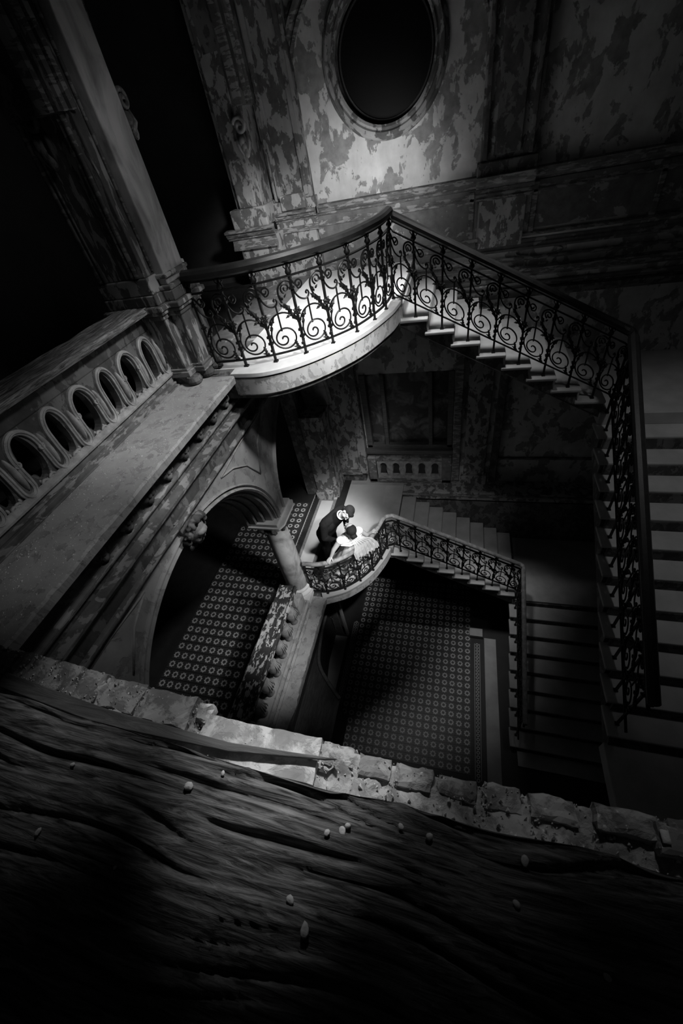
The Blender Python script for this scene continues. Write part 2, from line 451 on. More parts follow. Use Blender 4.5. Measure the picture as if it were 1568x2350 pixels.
# pilasters, dado and string mouldings on the back wall
def pil(x0, x1, z0, z1, d, mat, parent=wall_back, y=YB, name='pilaster'):
    mb = MB(); mb.box(x0, x1, y - d, y + .02, z0, z1); return mb.build(name, mat, parent, bevel=.012)
pil(-3.05, -2.40, -.74, 5, .16, 'wall2'); pil(-2.98, -2.90, -.70, 5, .20, 'wall2'); pil(-2.52, -2.45, -.70, 5, .20, 'wall2')
pil(.17, .90, -.72, 5, .10, 'wall2'); pil(.36, .70, -.66, 5, .16, 'dark_plaster'); pil(.20, .26, -.70, 5, .16, 'dark_plaster'); pil(.80, .86, -.70, 5, .16, 'dark_plaster')
for x0, x1, d in ((-2.40, .17, 0), (.90, XR, 0), (-3.1, -2.36, .17), (.13, .94, .12)):
    mb = MB(); moulding(mb, PROF_CORN, x0, x1, 'x', -1, (YB - d, -1.02)); moulding(mb, PROF_OG, x0, x1, 'x', -1, (YB - d, -1.17))
    mb.build('dado_cornice', 'mould', wall_back)
mb = MB(); mb.box(-2.42, .17, YB - .03, YB, -1.80, -1.03); mb.build('dado_panel', 'dado', wall_back, bevel=.005)
mb = MB(); mb.box(.94, XR, YB - .03, YB, -1.62, -1.03); mb.build('dado_panel', 'dado', wall_back, bevel=.005)
pil(-3.05, -2.42, -1.85, -1.0, .20, 'wall2', name='pedestal'); pil(.20, .86, -1.80, -1.0, .12, 'wall2', name='pedestal'); pil(-3.1, -2.36, -.98, -.74, .24, 'wall2', name='pilaster_base')
pil(.13, .94, -.90, -.72, .17, 'dark_plaster', name='pilaster_base'); pil(-2.92, -2.5, -.86, -.66, .28, 'wall2', name='pilaster_base')
# upright fillets of the dado panels
for x in (.08, .98, 2.6): pil(x - .04, x + .04, -1.66, -1.05, .05, 'mould', name='fillet')
mb = MB(); moulding(mb, [(0, 0), (.05, 0), (.05, .12), (.03, .14), (0, .15)], -2.4, -.82, 'x', -1, (YB, ZU)); mb.build('skirting', 'mould', wall_back)
# string courses below the dado, beside the stairs
for z, pr, mt, d in ((-1.72, PROF_ROLL, 'mould', 0), (-1.90, PROF_OG, 'dado', 0), (-2.06, PROF_ROLL, 'mould', .01), (-2.30, PROF_CORN, 'mould', 0), (-2.44, PROF_ROLL, 'dado', 0), (-2.62, PROF_CORN, 'dark_plaster', 0)):
    mb = MB(); moulding(mb, pr, -.8, XR, 'x', -1, (YB - d, z)); mb.build('string_moulding', mt, wall_back)
# oval boss between the string courses
mb = MB(); mb.tube([(1.15 + .34 * math.cos(2 * PI * k / 24), YB - .02, -1.95 + .07 * math.sin(2 * PI * k / 24)) for k in range(24)], .014, 5, True); mb.build('oval_cartouche', 'mould', wall_back, smooth=True)
# lower level of the back wall: pilasters, three-light painted window, blind balustrade
lw = struct(bpy.data.objects.new('window_2', None)); C.objects.link(lw)
mb = MB()
for x0, x1, z0, z1 in ((-2.1, -1.97, -5.8, -3.9), (-.2, -.08, -5.8, -3.9), (-2.1, -.08, -5.84, -5.72), (-1.65, -1.56, -5.72, -3.9), (-.62, -.53, -5.72, -3.9)):
    mb.box(x0, x1, YB - .03, YB + .12, z0, z1)
mb.build('window_frame', 'plank', lw, bevel=.01)
for x0, x1 in ((-1.97, -1.65), (-1.56, -.62), (-.53, -.2)):
    B(x0, x1, YB + .10, YB + .115, -5.72, -3.9).build('pane', 'painted', lw)
mb = MB(); moulding(mb, PROF_CORN, -2.2, .02, 'x', -1, (YB, -6.02)); mb.box(-2.2, .02, YB - .12, YB, -5.88, -5.83); mb.build('window_sill', 'plank', wall_back)
key = [(.0, -.19), (.10, -.19), (.085, -.08), (.07, .02), (.085, .10), (.07, .16), (.035, .195), (0, .205)]
key = [(-a, b) for a, b in key[:0:-1]] + key
NP = 5
B(-1.93, -.31, YB - .028, YB - .002, -6.70, -6.14).build('niche_shade', 'dark', wall_back)  # dark sheet put in for the shade inside the arched niches
for i in range(NP):
    cx = -1.75 + i * .32; mb = MB()
    fan_plate(mb, cx - .16, cx + .16, -6.70, -6.14, [(cx + a, -6.41 + b) for a, b in key], YB - .12, YB - .03, PW)
    o = mb.build('arched_panel', 'carved', wall_back)
    mb = MB(); mb.tube([(cx + a * 1.15, YB - .125, -6.41 + b * 1.1) for a, b in key], .01, 5, True); mb.build('arch_bead', 'carved', o, smooth=True)
for x0, x1 in ((-2.13, -1.93), (-.31, -.08)): pil(x0, x1, -6.80, -6.02, .16, 'dado', name='pedestal')
B(-2.13, -.08, YB - .16, YB, -6.83, -6.70).build('plinth', 'mould', wall_back, bevel=.01)
B(-2.13, -.08, YB - .14, YB, -6.14, -6.04).build('rail_moulding', 'mould', wall_back, bevel=.015)
pil(-3.00, -2.32, -6.42, -2.4, .14, 'wall2'); pil(-2.34, -2.14, -6.5, -2.4, .2, 'wall2'); pil(-3.02, -2.30, -6.55, -6.42, .2, 'mould', name='pilaster_base')
pil(.20, .68, -6.56, -3.4, .1, 'wall2'); pil(.14, .74, -6.83, -6.56, .16, 'wall2', name='pilaster_base'); pil(-.06, .10, -6.7, -3.4, .16, 'mould'); pil(.8, .95, -6.8, -3.4, .12, 'dark_plaster')
pil(-3.0, -2.25, -6.83, -6.55, .10, 'dark_plaster', name='skirting')
# ledge that carries on beside the lower flight
B(-1.25, XR, 7.5, YB, -7.1, ZL).build('ledge', 'wall2', wall_back, bevel=.015)
mb = MB(); moulding(mb, PROF_ROLL, -1.25, XR, 'x', -1, (7.5, ZL - .10)); moulding(mb, PROF_ROLL, .9, 3.2, 'x', -1, (YB, -6.15)); mb.build('ledge_moulding', 'mould', wall_back)
B(-1.3, XR, 7.5, YB, ZF, -7.05).build('stair_dado', 'dark_plaster', wall_back)

# right wall, inner gallery wall, gallery floors and ceilings
struct(B(XR, XR + .3, -.1, YB + .45, ZF, 5).build('wall_right', 'dark_plaster'))
struct(B(-6.8, -6.5, -2.5, YB + .45, ZF, 5).build('wall_left', 'dark')); struct(B(-6.8, XR + .3, -2.5, YB + .45, 5, 5.2).build('ceiling', 'dark_plaster'))  # inner gallery wall coloured near-black for the darkness behind the arches
gal_u = struct(B(-6.5, -3.22, .3, YB, ZU - .3, ZU).build('floor', 'band'))
gal_l = struct(B(-6.5, -3.05, .3, YB, ZL - .3, ZL - .012).build('floor', 'band'))
lay_tiles(gal_l, [-3.70 - TP * i for i in range(9)], [1.45 + .187 * j for j in range(30)], ZL, 270)
ring_band(gal_l, -3.47, 4.6, 7.8, ZL)

# ================================================================ ARCADE (left side)
arcade = struct(bpy.data.objects.new('wall_arcade', None)); C.objects.link(arcade); arcade.name = 'wall_left'
def arch_wall(y0, y1, cy, a, b, zs, zt, x0, x1, mat, n=40, zbot=None):
    mb = MB(); ys = [y0] + [cy - a * math.cos(PI * i / n) for i in range(n + 1)] + [y1]
    zb = [zs] + [zs + b * math.sin(PI * i / n) for i in range(n + 1)] + [zs]
    vs = []
    for y, z in zip(ys, zb): vs += [(x0, y, z), (x0, y, zt), (x1, y, z), (x1, y, zt)]
    fs = []
    for i in range(len(ys) - 1):
        p, q = 4 * i, 4 * (i + 1)
        fs += [(p, q, q + 1, p + 1), (p + 2, p + 3, q + 3, q + 2), (p, p + 2, q + 2, q), (p + 1, q + 1, q + 3, p + 3)]
    fs += [(0, 1, 3, 2), (len(vs) - 4, len(vs) - 2, len(vs) - 1, len(vs) - 3)]
    mb.add(vs, fs); return mb.build('arch_spandrel', mat, arcade)
def arch_ring(cy, a, b, zs, x0, x1, off, wd, mat='spandrel', n=48, a0=0, a1=PI):
    mb = MB(); vs = []
    for i in range(n + 1):
        t = a0 + (a1 - a0) * i / n; c, s_ = math.cos(t), math.sin(t)
        for o, x in ((off, x0), (off + wd * .5, x0 + .022), (off + wd, x0), (off + wd, x1), (off, x1)):
            vs.append((x, cy + (a + o) * c, zs + (b + o) * s_))
    fs = []
    for i in range(n):
        for k in range(5):
            l = (k + 1) % 5; fs.append((i * 5 + k, i * 5 + l, i * 5 + 5 + l, i * 5 + 5 + k))
    fs += [tuple(range(5)), tuple(range(n * 5 + 4, n * 5 - 1, -1))]
    mb.add(vs, fs); return mb.build('archivolt', mat, arcade)
ZS = -4.45
# near arch and landing arch on the lower level
arch_wall(.5, 4.28, 2.4, 1.72, 1.5, ZS, -2.65, -3.4, -2.8, 'spandrel')
arch_wall(4.28, YB, 6.1, 1.64, 1.62, ZS, -2.65, -3.4, -2.8, 'spandrel')
for off, x0, x1, wd in ((.02, -2.77, -2.85, .05), (.09, -2.78, -2.85, .03), (-.05, -2.86, -2.98, .05), (-.10, -3.0, -3.1, .05), (-.15, -3.13, -3.22, .05), (-.19, -3.26, -3.4, .04)):
    arch_ring(2.4, 1.72, 1.5, ZS, x0, x1, off, wd)
arch_ring(6.1, 1.64, 1.62, ZS, -2.77, -2.85, .03, .04)
# raised lines of the spandrel panels
mb = MB()
for line in ([(3.30, -2.86), (3.6, -2.95), (3.9, -3.14), (4.15, -3.5)], [(3.30, -2.86), (3.9, -2.80), (4.75, -2.78)], [(4.15, -3.5), (4.35, -3.1), (4.75, -2.78)]):
    mb.tube([(-2.795, y, z) for y, z in line], .013, 5)
for line in ([(1.6, -2.84), (1.3, -2.98), (1.0, -3.3)], [(1.6, -2.84), (1.1, -2.8), (.8, -2.8)]):
    mb.tube([(-2.795, y, z) for y, z in line], .013, 5)
mb.build('panel_bead', 'spandrel', arcade, smooth=True)
# pier block under the arches at the back end and near end
B(-3.4, -2.8, .3, .72, ZL, ZS).build('pier_block', 'spandrel', arcade); B(-3.4, -2.85, 7.2, YB, ZL, ZS).build('pier_block', 'wall2', arcade, bevel=.01)
B(-3.42, -2.98, 7.1, 7.3, -6.83, -6.6).build('pier_base', 'wall2', arcade, bevel=.01)
pil(-3.75, -3.42, ZL, ZS + 1, .7, 'dark_plaster', arcade, name='pier_side')
# frieze and cornice below the upper ledge
B(-3.4, -2.76, .3, YB, -2.65, -1.95).build('frieze', 'dark_plaster', arcade)
for z, pr, mt, d in ((-2.02, PROF_CORN, 'dark_plaster', 0.0), (-2.30, PROF_ROLL, 'mould', 0.02), (-2.52, PROF_CORN, 'mould', 0.0), (-2.70, PROF_ROLL, 'mould', .03)):
    mb = MB(); moulding(mb, pr, .4, 4.4 if z > -2.4 else YB, 'y', 1, (-2.78 + d, z)); mb.build('cornice_moulding', mt, arcade)
for k in range(9):    # leafy blocks in the frieze
    mb = MB(); y = 1.5 + k * .34
    for q in range(4): mb.ball((-2.72, y + .05 * math.cos(q * 1.57), -2.13 + .05 * math.sin(q * 1.57)), (.04, .045, .045), 7, 5)
    mb.ball((-2.70, y, -2.13), .03, 7, 5); mb.build('leaf_boss', 'dark_plaster', arcade, smooth=True)
# upper ledge slab with a broken front edge
mb = MB(); N = 240; vs = []
for i in range(N + 1):
    y = .35 + (3.93 - .35) * i / N; e = .035 * noise.noise((y * 3, 0, 0)) + .022 * noise.noise((y * 14, 2, 0)) + .014 * noise.noise((y * 40, 2, 0)) if i < N else 0
    vs += [(-3.4, y, ZU), (-2.5 - .012 + e * .8, y, ZU), (-2.5 + e * .4, y, ZU - .02), (-2.51, y, ZU - .09), (-3.4, y, ZU - .09)]
fs = [(i * 5 + k, i * 5 + (k + 1) % 5, i * 5 + 5 + (k + 1) % 5, i * 5 + 5 + k) for i in range(N) for k in range(5)]
fs += [tuple(range(5)), tuple(range(N * 5 + 4, N * 5 - 1, -1))]
mb.add(vs, fs); mb.build('ledge', 'stone', arcade)
# lower ledge and its wall below
mb = MB(); N = 240; vs = []
for i in range(N + 1):
    y = .35 + (4.2 - .35) * i / N; e = .05 * noise.noise((y * 2.2, 5, 0)) + .02 * noise.noise((y * 11, 7, 0)) + .012 * noise.noise((y * 38, 7, 0)) if i < N else 0
    vs += [(-3.06, y, ZL), (-2.44 + e, y, ZL), (-2.44 + e * .6, y, ZL - .03), (-2.46, y, ZL - .2), (-3.06, y, ZL - .3)]
mb.add(vs, fs); mb.build('ledge', 'stone', arcade)
B(-3.2, -2.95, .3, YB, ZF, ZL - .3).build('undercroft_wall', 'dark_wood', arcade)
# upper storey: arches above the balustrade, mostly lost in the dark
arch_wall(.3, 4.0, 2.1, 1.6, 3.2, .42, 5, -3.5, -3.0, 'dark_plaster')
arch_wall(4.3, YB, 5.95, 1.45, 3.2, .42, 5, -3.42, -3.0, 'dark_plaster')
for off, x0 in ((.03, -2.97), (.10, -2.95), (-.04, -3.05)):
    arch_ring(5.95, 1.45, 3.2, .42, x0, x0 - .1, off, .05, 'mould'); arch_ring(2.1, 1.6, 3.2, .42, x0, x0 - .1, off, .05, 'mould')
# respond against the back wall, upper storey
B(-3.58, -3.12, 7.45, YB, -.72, 5).build('respond', 'wall2', arcade, bevel=.012); B(-3.50, -3.2, 7.38, YB, -.70, 5).build('respond', 'wall2', arcade, bevel=.012)
B(-3.68, -3.06, 7.34, YB, -.96, -.70).build('respond_base', 'wall2', arcade, bevel=.02)
B(-3.70, -3.0, 7.42, YB, ZU, -1.1).build('respond_pedestal', 'wall2', arcade, bevel=.01)
mb = MB(); moulding(mb, PROF_CORN, -3.86, -3.0, 'x', -1, (7.42, -1.10)); moulding(mb, PROF_OG, -3.8, -3.0, 'x', -1, (7.42, -1.25)); mb.build('respond_cornice', 'mould', arcade)
scroll_console(arcade, -3.14, .22, 7.38, 1.2)

# ---------------------------------------------------------------- upper pier
pier = thing('pier', 'tall panelled pier with stepped base at the end of the carved balustrade', 'pier', loc=(0, 0, 0))
planA = [(-3.55, 3.80), (-2.98, 3.80), (-2.98, 3.93), (-2.85, 3.93), (-2.85, 4.36), (-2.98, 4.36), (-2.98, 4.5), (-3.55, 4.5)]
def grow(poly, d):
    cx = sum(p[0] for p in poly) / len(poly); cy = sum(p[1] for p in poly) / len(poly)
    return [(p[0] + (d if p[0] > cx else -d), p[1] + (d if p[1] > cy else -d)) for p in poly]
mb = MB(); mb.prism(planA, -1.70, -1.12); mb.build('pedestal', 'pier', pier, bevel=.012)
mb = MB(); mb.prism(grow(planA, .035), -1.76, -1.70); mb.prism(grow(planA, .015), -1.70, -1.67); mb.build('base_moulding', 'mould', pier, bevel=.008)
mb = MB(); mb.prism(grow(planA, .02), -1.14, -1.09); mb.prism(grow(planA, .05), -1.09, -1.05); mb.prism(grow(planA, .075), -1.05, -1.0); mb.build('cap_moulding', 'pier', pier, bevel=.012)
mb = MB(); mb.prism(grow(planA, .03), -1.0, -.90); mb.build('shaft_plinth', 'pier', pier, bevel=.012)
mb = MB(); mb.prism([(x, y) for x, y in grow(planA[0:2] + planA[6:8], .02)], -.90, -.75); mb.prism([(-2.98, 3.9), (-2.82, 3.9), (-2.82, 4.39), (-2.98, 4.39)], -.90, -.86)
mb.prism([(-2.98, 3.92), (-2.84, 3.92), (-2.84, 4.37), (-2.98, 4.37)], -.80, -.76); mb.build('shaft_base', 'wall2', pier, bevel=.012)
mb = MB(); mb.prism(planA[0:2] + planA[6:8], -.75, 4.6); mb.build('shaft', 'pier', pier, bevel=.01)
mb = MB(); mb.box(-2.98, -2.87, 3.95, 4.34, -.86, 4.6); mb.build('pilaster_strip', 'column', pier, bevel=.01)
mb = MB()
for x, y in ((-3.5, 3.785), (-3.06, 3.785)):
    mb.tube([(x, y, -.74), (x, y, 4.5)], .022, 8); mb.tube([(x + (.05 if x < -3.3 else -.05), y, -.74), (x + (.05 if x < -3.3 else -.05), y, 4.5)], .012, 6)
mb.build('roll_moulding', 'mould', pier, smooth=True)
for y in (3.93, 4.36):
    mb = MB(); mb.tube([(-2.97, y, -.72), (-2.97, y, 4.5)], .016, 6); mb.build('roll_moulding', 'mould', pier, smooth=True)
scroll_console(pier, -3.35, .42, 3.8, 1.1, mat='dark_plaster'); scroll_console(pier, 4.42, .46, -2.95, .9, mat='dark_plaster', plane='x')
mb = MB()   # bracket feet under the base moulding
for x, y, s in ((-2.93, 3.80, 1.1), (-2.85, 3.98, .95), (-2.86, 4.2, 1.15)):
    mb.lathe([(.02, 0), (.05 * s, .0), (.075 * s, .02), (.085 * s, .05), (.07 * s, .09)], (x, y, ZU), 14)
mb.prism(planA, ZU, -1.76); mb.build('foot', 'dark_plaster', pier, smooth=False)

# ---------------------------------------------------------------- carved balustrade, upper gallery
bal = thing('balustrade', 'carved balustrade with pierced ovals and looping straps on the upper left gallery', 'balustrade')
BX = -3.20; BY0, BY1 = .42, 4.0
mb = MB(); mb.box(-3.5, BX + .03, BY0, 3.8, ZU, -1.80); mb.box(-3.5, BX + .06, BY0, 3.8, ZU, -1.835); mb.box(-3.5, BX - .0, BY0, 3.8, -1.80, -1.70); mb.build('plinth', 'mould', bal, bevel=.006)
mb = MB(); moulding(mb, [(0, 0), (.035, .0), (.04, .02), (.02, .03), (.015, .055), (0, .06)], BY0, 3.8, 'y', 1, (BX, -1.72)); mb.build('plinth_moulding', 'carved', bal)
mb = MB(); mb.box(-3.46, BX - .03, BY0, 3.8, -1.22, -1.04); mb.build('frieze_board', 'dark_plaster', bal, bevel=.006)  # dark tone stands in for the shaded recess under the rail
# timber handrail, weathered: uneven ridges along its length
mb = MB(); N = 70; prof = []
K = 14
vs = []
for i in range(N + 1):
    y = BY0 + (3.86 - BY0) * i / N
    for k in range(K):
        t = k / (K - 1); x = -3.53 + .45 * t
        h = -1.0 + .012 * noise.noise((x * 40, y * 2, 1)) + .01 * noise.noise((x * 90, y * 5, 4)) - (.03 if k in (0, K - 1) else 0)
        vs.append((x, y, h))
    vs += [(-3.09, y, -1.05), (-3.52, y, -1.05)]
W = K + 2
fs = [(i * W + k, i * W + (k + 1) % W, i * W + W + (k + 1) % W, i * W + W + k) for i in range(N) for k in range(W)]
fs += [tuple(range(W)), tuple(range(N * W + W - 1, N * W - 1, -1))]
mb.add(vs, fs); mb.build('handrail', 'rail_wood', bal)
PB = lambda u, v, d: (d, u, v)
UN = .345; zc = -1.47
def oval(cy, cz, a, b, n=26):
    return [(cy + a * math.cos(2 * PI * k / n) * (1 - .12 * math.sin(2 * PI * k / n)), cz + b * math.sin(2 * PI * k / n)) for k in range(n)]
for i in range(10):
    cy = 3.66 - UN * i - .07; big = i % 2 == 1
    a = .092 if big else .066
    mb = MB(); fan_plate(mb, cy - UN / 2, cy + UN / 2, -1.70, -1.22, oval(cy, zc + .01, a, .20), BX - .02, BX - .10, PB)
    p = mb.build('pierced_panel', 'dark_plaster', bal)  # darker ground paints in relief shading between the straps
    mb = MB()    # flat looping strap: over the opening, down its side, under the long boss
    top = [(cy + (a + .035) * math.cos(t), zc + .06 + (.14 + .035) * math.sin(t)) for t in [PI * k / 14 for k in range(15)]]
    an = .066 if big else .092; nx = cy + UN - (an + .035)          # the neighbour's strap on the right
    rgt = cy + a + .035; mid_ = (rgt + nx) / 2; hw = (nx - rgt) / 2
    U = [(mid_ + (hw) * math.cos(t), zc - .13 + .085 * math.sin(t)) for t in [2 * PI - PI * k / 8 for k in range(9)]]
    side = [(cy - (a + .035), zc - .0), (cy - (a + .035), zc - .13)]
    loop = [tuple(p)[:2] for p in catmull([(u, v, 0) for u, v in U + [(rgt, zc - .02)] + top[1:-1:2] + side], 3)]
    mb.tube([(BX - .006, u, v) for u, v in loop], .030, 6, sq=(.8, .8))
    mb.tube([(BX + .018, u, v) for u, v in loop], .007, 5)
    p_s = mb.build('strap', 'carved', p, smooth=False)
    for sgn in (-1, 1):
        mb = MB()
        e = spiral(cy + sgn * (a - .045), zc - .205, .008, .036, 1.3 * sgn, 1.2, 16); mb.tube([(BX - .0, u, v) for u, v in e], .013, 5)
        mb.build('scroll', 'carved', p, smooth=True); mb = MB()
        if big:
            e = spiral(cy + sgn * (a + .03), zc + .04, .006, .028, 1.3 * sgn, -1.2, 12); mb.tube([(BX + .008, u, v) for u, v in e], .010, 5); mb.build('scroll', 'carved', p, smooth=True)
    mb = MB()   # ribbed arc below the opening
    for q in range(5):
        t = PI + PI * (q + 1) / 6; mb.ball((BX - .02, cy + .07 * math.cos(t), zc - .16 + .05 * math.sin(t)), (.016, .014, .026), 6, 4)
    mb.build('ribbed_arc', 'carved', p, smooth=True)
    mb = MB(); cb = cy + UN / 2   # long boss between two openings
    mb.ball((BX - .02, cb, zc - .02), (.05, .026, .15), 10, 8)
    mb.build('long_boss', 'carved', p, smooth=True)
B(-3.42, BX - .03, 3.7, 3.82, -1.7, -1.22).build('end_panel', 'carved', bal)

# ---------------------------------------------------------------- lower balustrade and column
bl = thing('balustrade', 'low balustrade with peeling white rail on the lower left gallery', 'balustrade')
mb = MB(); mb.box(-3.05, -2.70, .5, 3.76, -5.93, -5.84); mb.box(-3.0, -2.75, .5, 3.74, -5.97, -5.93); mb.build('handrail', 'rail_peel', bl, bevel=.012)
mb = MB()
for x in (-3.02, -2.73): mb.tube([(x, .5, -5.835), (x, 3.76, -5.835)], .012, 6)
mb.build('rail_bead', 'rail_peel', bl, smooth=True)
mb = MB(); mb.box(-3.02, -2.76, .5, 4.05, ZL, -6.72); mb.build('plinth', 'spandrel', bl, bevel=.008)
mb = MB(); moulding(mb, PROF_ROLL, .5, 4.05, 'y', 1, (-2.77, -6.76)); moulding(mb, [(0, 0), (.05, 0), (.05, .03), (0, .04)], .5, 3.9, 'y', 1, (-2.72, ZL)); mb.build('plinth_moulding', 'spandrel', bl)
for k in range(9):
    y = 3.50 - .34 * k; mb = MB()
    prof = [(.05, 0), (.07, .03), (.05, .08), (.06, .13), (.105, .24), (.115, .34), (.09, .46), (.055, .56), (.05, .63), (.075, .67), (.085, .75)]
    mb.lathe(prof, (-2.88, y, -6.72), 14, sx=1.05, sy=1.0); o = mb.build('baluster', 'carved', bl, smooth=True)
    mb = MB()
    for q in range(4):
        mb.tube([(-2.88 + .11, y - .07 + .045 * q, -6.50), (-2.88 + .125, y - .065 + .042 * q, -6.40), (-2.88 + .10, y - .04 + .028 * q, -6.28)], [.006, .012, .006], 5)
    mb.build('leaf_rib', 'carved', o, smooth=True)
mb = MB(); mb.box(-3.0, -2.80, 3.66, 3.98, -6.72, -6.40); mb.box(-3.0, -2.80, 3.64, 3.75, -6.40, -5.97); mb.build('end_pier', 'spandrel', bl, bevel=.01)
col = thing('marble_column', 'veined marble column with carved capital between the lower arches', 'column')
CX, CY = -3.02, 4.30
mb = MB(); mb.lathe([(.215, 0), (.225, .03), (.222, .6), (.21, 1.2), (.195, 1.72), (.205, 1.75)], (CX, CY, -6.52), 32); mb.build('shaft', 'column', col, smooth=True)
mb = MB(); mb.lathe([(.29, 0), (.305, .03), (.29, .06), (.25, .08), (.245, .11), (.27, .135), (.255, .16), (.225, .17)], (CX, CY, -6.68), 32); mb.build('base', 'curb', col, smooth=True)
mb = MB(); mb.box(CX - .3, CX + .3, CY - .3, CY + .3, -6.83, -6.68); mb.build('plinth', 'curb', col, bevel=.01)
mb = MB(); mb.lathe([(.2, 0), (.215, .03), (.2, .05), (.21, .12), (.25, .2), (.30, .27)], (CX, CY, -4.80), 24); mb.build('capital', 'dark_plaster', col, smooth=True)
for q in range(8):
    t = q * PI / 4 + PI / 8; mb = MB(); d = (math.cos(t), math.sin(t))
    mb.tube([(CX + d[0] * .20, CY + d[1] * .20, -4.80), (CX + d[0] * .27, CY + d[1] * .27, -4.68), (CX + d[0] * .33, CY + d[1] * .33, -4.60), (CX + d[0] * .36, CY + d[1] * .36, -4.66)], [.05, .045, .03, .012], 6)
    mb.build('leaf', 'dark_plaster', col, smooth=True)
mb = MB(); mb.prism([(CX - .33, CY - .36), (CX + .30, CY - .36), (CX + .36, CY - .24), (CX + .36, CY + .24), (CX + .30, CY + .36), (CX - .33, CY + .36)], -4.54, -4.50)
mb.prism([(CX - .36, CY - .33), (CX + .27, CY - .33), (CX + .27, CY + .33), (CX - .36, CY + .33)], -4.50, -4.44); mb.build('abacus', 'curb', col, bevel=.008)

# carved keystone mask (shells fused by a voxel remesh)
def fused(name, mb, mat, parent=None, voxel=.01, smooth=2):
    o = mb.build(name, mat, parent)
    r = o.modifiers.new('remesh', 'REMESH'); r.mode = 'VOXEL'; r.voxel_size = voxel; r.use_smooth_shade = True
    if smooth:
        s_ = o.modifiers.new('smooth', 'SMOOTH'); s_.factor = .5; s_.iterations = smooth
    return o
ks = thing('keystone', 'carved keystone with a mask and leaves at the crown of the lower arch', 'carving')
mb = MB(); kx, ky, kz = -2.70, 2.42, -2.86; Q = Matrix.Rotation(.5, 3, 'Y')
def kp(a, b, c): return Vector((kx, ky, kz)) + Q @ Vector((a, b, c))
mb.ball(kp(0, 0, 0), (.11, .12, .17), 16, 12, Q); mb.ball(kp(.10, 0, -.01), (.035, .022, .05), 8, 6, Q); mb.ball(kp(.085, 0, .07), (.05, .08, .035), 8, 6, Q)
for s_ in (-1, 1):
    mb.ball(kp(.085, s_ * .045, .04), (.03, .035, .02), 8, 6, Q); mb.ball(kp(.07, s_ * .06, -.04), (.045, .04, .045), 8, 6, Q); mb.ball(kp(.0, s_ * .12, 0), (.04, .025, .045), 8, 6, Q)
mb.ball(kp(.095, 0, -.075), (.025, .04, .012), 8, 6, Q); mb.ball(kp(.095, 0, -.10), (.028, .035, .014), 8, 6, Q); mb.ball(kp(.07, 0, -.145), (.04, .045, .035), 8, 6, Q)
fused('mask', mb, 'carved', ks, .008)
mb = MB()
for q in range(26):
    t = 2 * PI * q / 26; r_ = .15 + .02 * (q % 2); mb.ball(kp(-.02 + .05 * (q % 2), r_ * math.cos(t), (r_ + .06) * math.sin(t)), (.03, .03 + .01 * (q % 3), .04), 8, 6); mb.ball(kp(-.01, .19 * math.cos(t + .2), .25 * math.sin(t + .2)), .024, 7, 5)
fused('leaf_crown', mb, 'dark_plaster', ks, .012)
mb = MB(); mb.prism([(ky - .15, -2.62), (ky + .15, -2.62), (ky + .09, -3.0), (ky - .09, -3.0)], -2.82, -2.74, axis='x'); mb.build('block', 'dark_plaster', ks, bevel=.01)

# ================================================================ LANDINGS
def offset(poly, d):
    out = []
    for i, p in enumerate(poly):
        a = poly[max(0, i - 1)]; b = poly[min(len(poly) - 1, i + 1)]; t = (b - a).normalized()
        out.append(Vector((p.x + t.y * d, p.y - t.x * d, p.z)) if len(p) == 3 else Vector((p[0] + t[1] * d, p[1] - t[0] * d)))
    return out
EU = [(-2.56, 3.955), (-2.10, 3.965), (-1.634, 4.244), (-1.173, 4.809), (-.892, 5.479), (-.807, 5.911)]
EL = [(-2.50, 4.16), (-2.02, 4.40), (-1.63, 4.80), (-1.40, 5.25), (-1.29, 5.60)]
def landing(name, label, E, z, xend, mats, extra):
    t = thing(name, label, 'landing')
    cv = [Vector((p.x, p.y)) for p in catmull([(a, b, 0) for a, b in E], 10)]
    y1 = YB - .001
    inner = offset(cv, -.16)
    mb = MB(); poly = [(p.x, p.y) for p in inner] + [(xend, inner[-1].y), (xend, y1), (-3.4, y1), (-3.4, inner[0].y)]
    mb.prism(poly, z - .05, z); mb.build('landing_floor', mats[0], t)
    def strip(mb, o0, o1, z0, z1):
        a = offset(cv, o0); b = offset(cv, o1); n = len(a); vs = []
        for p, q in zip(a, b): vs += [(p.x, p.y, z0), (q.x, q.y, z0), (q.x, q.y, z1), (p.x, p.y, z1)]
        fs = [(i * 4 + k, i * 4 + (k + 1) % 4, i * 4 + 4 + (k + 1) % 4, i * 4 + 4 + k) for i in range(n - 1) for k in range(4)] + [(0, 1, 2, 3), (n * 4 - 1, n * 4 - 2, n * 4 - 3, n * 4 - 4)]
        mb.add(vs, fs)
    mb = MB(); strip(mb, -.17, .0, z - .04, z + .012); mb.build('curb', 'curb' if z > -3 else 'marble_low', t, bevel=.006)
    mb = MB(); strip(mb, -.17, -.035, z - .065, z - .04); mb.build('shadow_groove', 'band', t)  # groove coloured black, painting in the shade between curb and fascia
    mb = MB(); strip(mb, -.17, -.02, z - .26, z - .062); strip(mb, -.17, -.05, z - .29, z - .26); mb.build('fascia', 'fascia', t)
    body = offset(cv, -.06); mb = MB()
    poly = [(p.x, p.y) for p in body] + [(xend, body[-1].y), (xend, y1), (-3.4, y1), (-3.4, body[0].y)]
    mb.prism(poly, z - .33, z - .06); mb.build('slab', 'dark_plaster', t)
    return t
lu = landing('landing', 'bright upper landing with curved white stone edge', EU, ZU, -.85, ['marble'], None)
B(-3.4, -2.66, 4.3, YB - .01, ZU - .01, ZU + .004).build('floor_dark_area', 'dado', lu)  # darker tone over the left part of the landing floor
ll = landing('landing', 'lower landing with inlaid marble floor where the couple stands', EL, ZL, -1.25, ['marble_mid'], None)
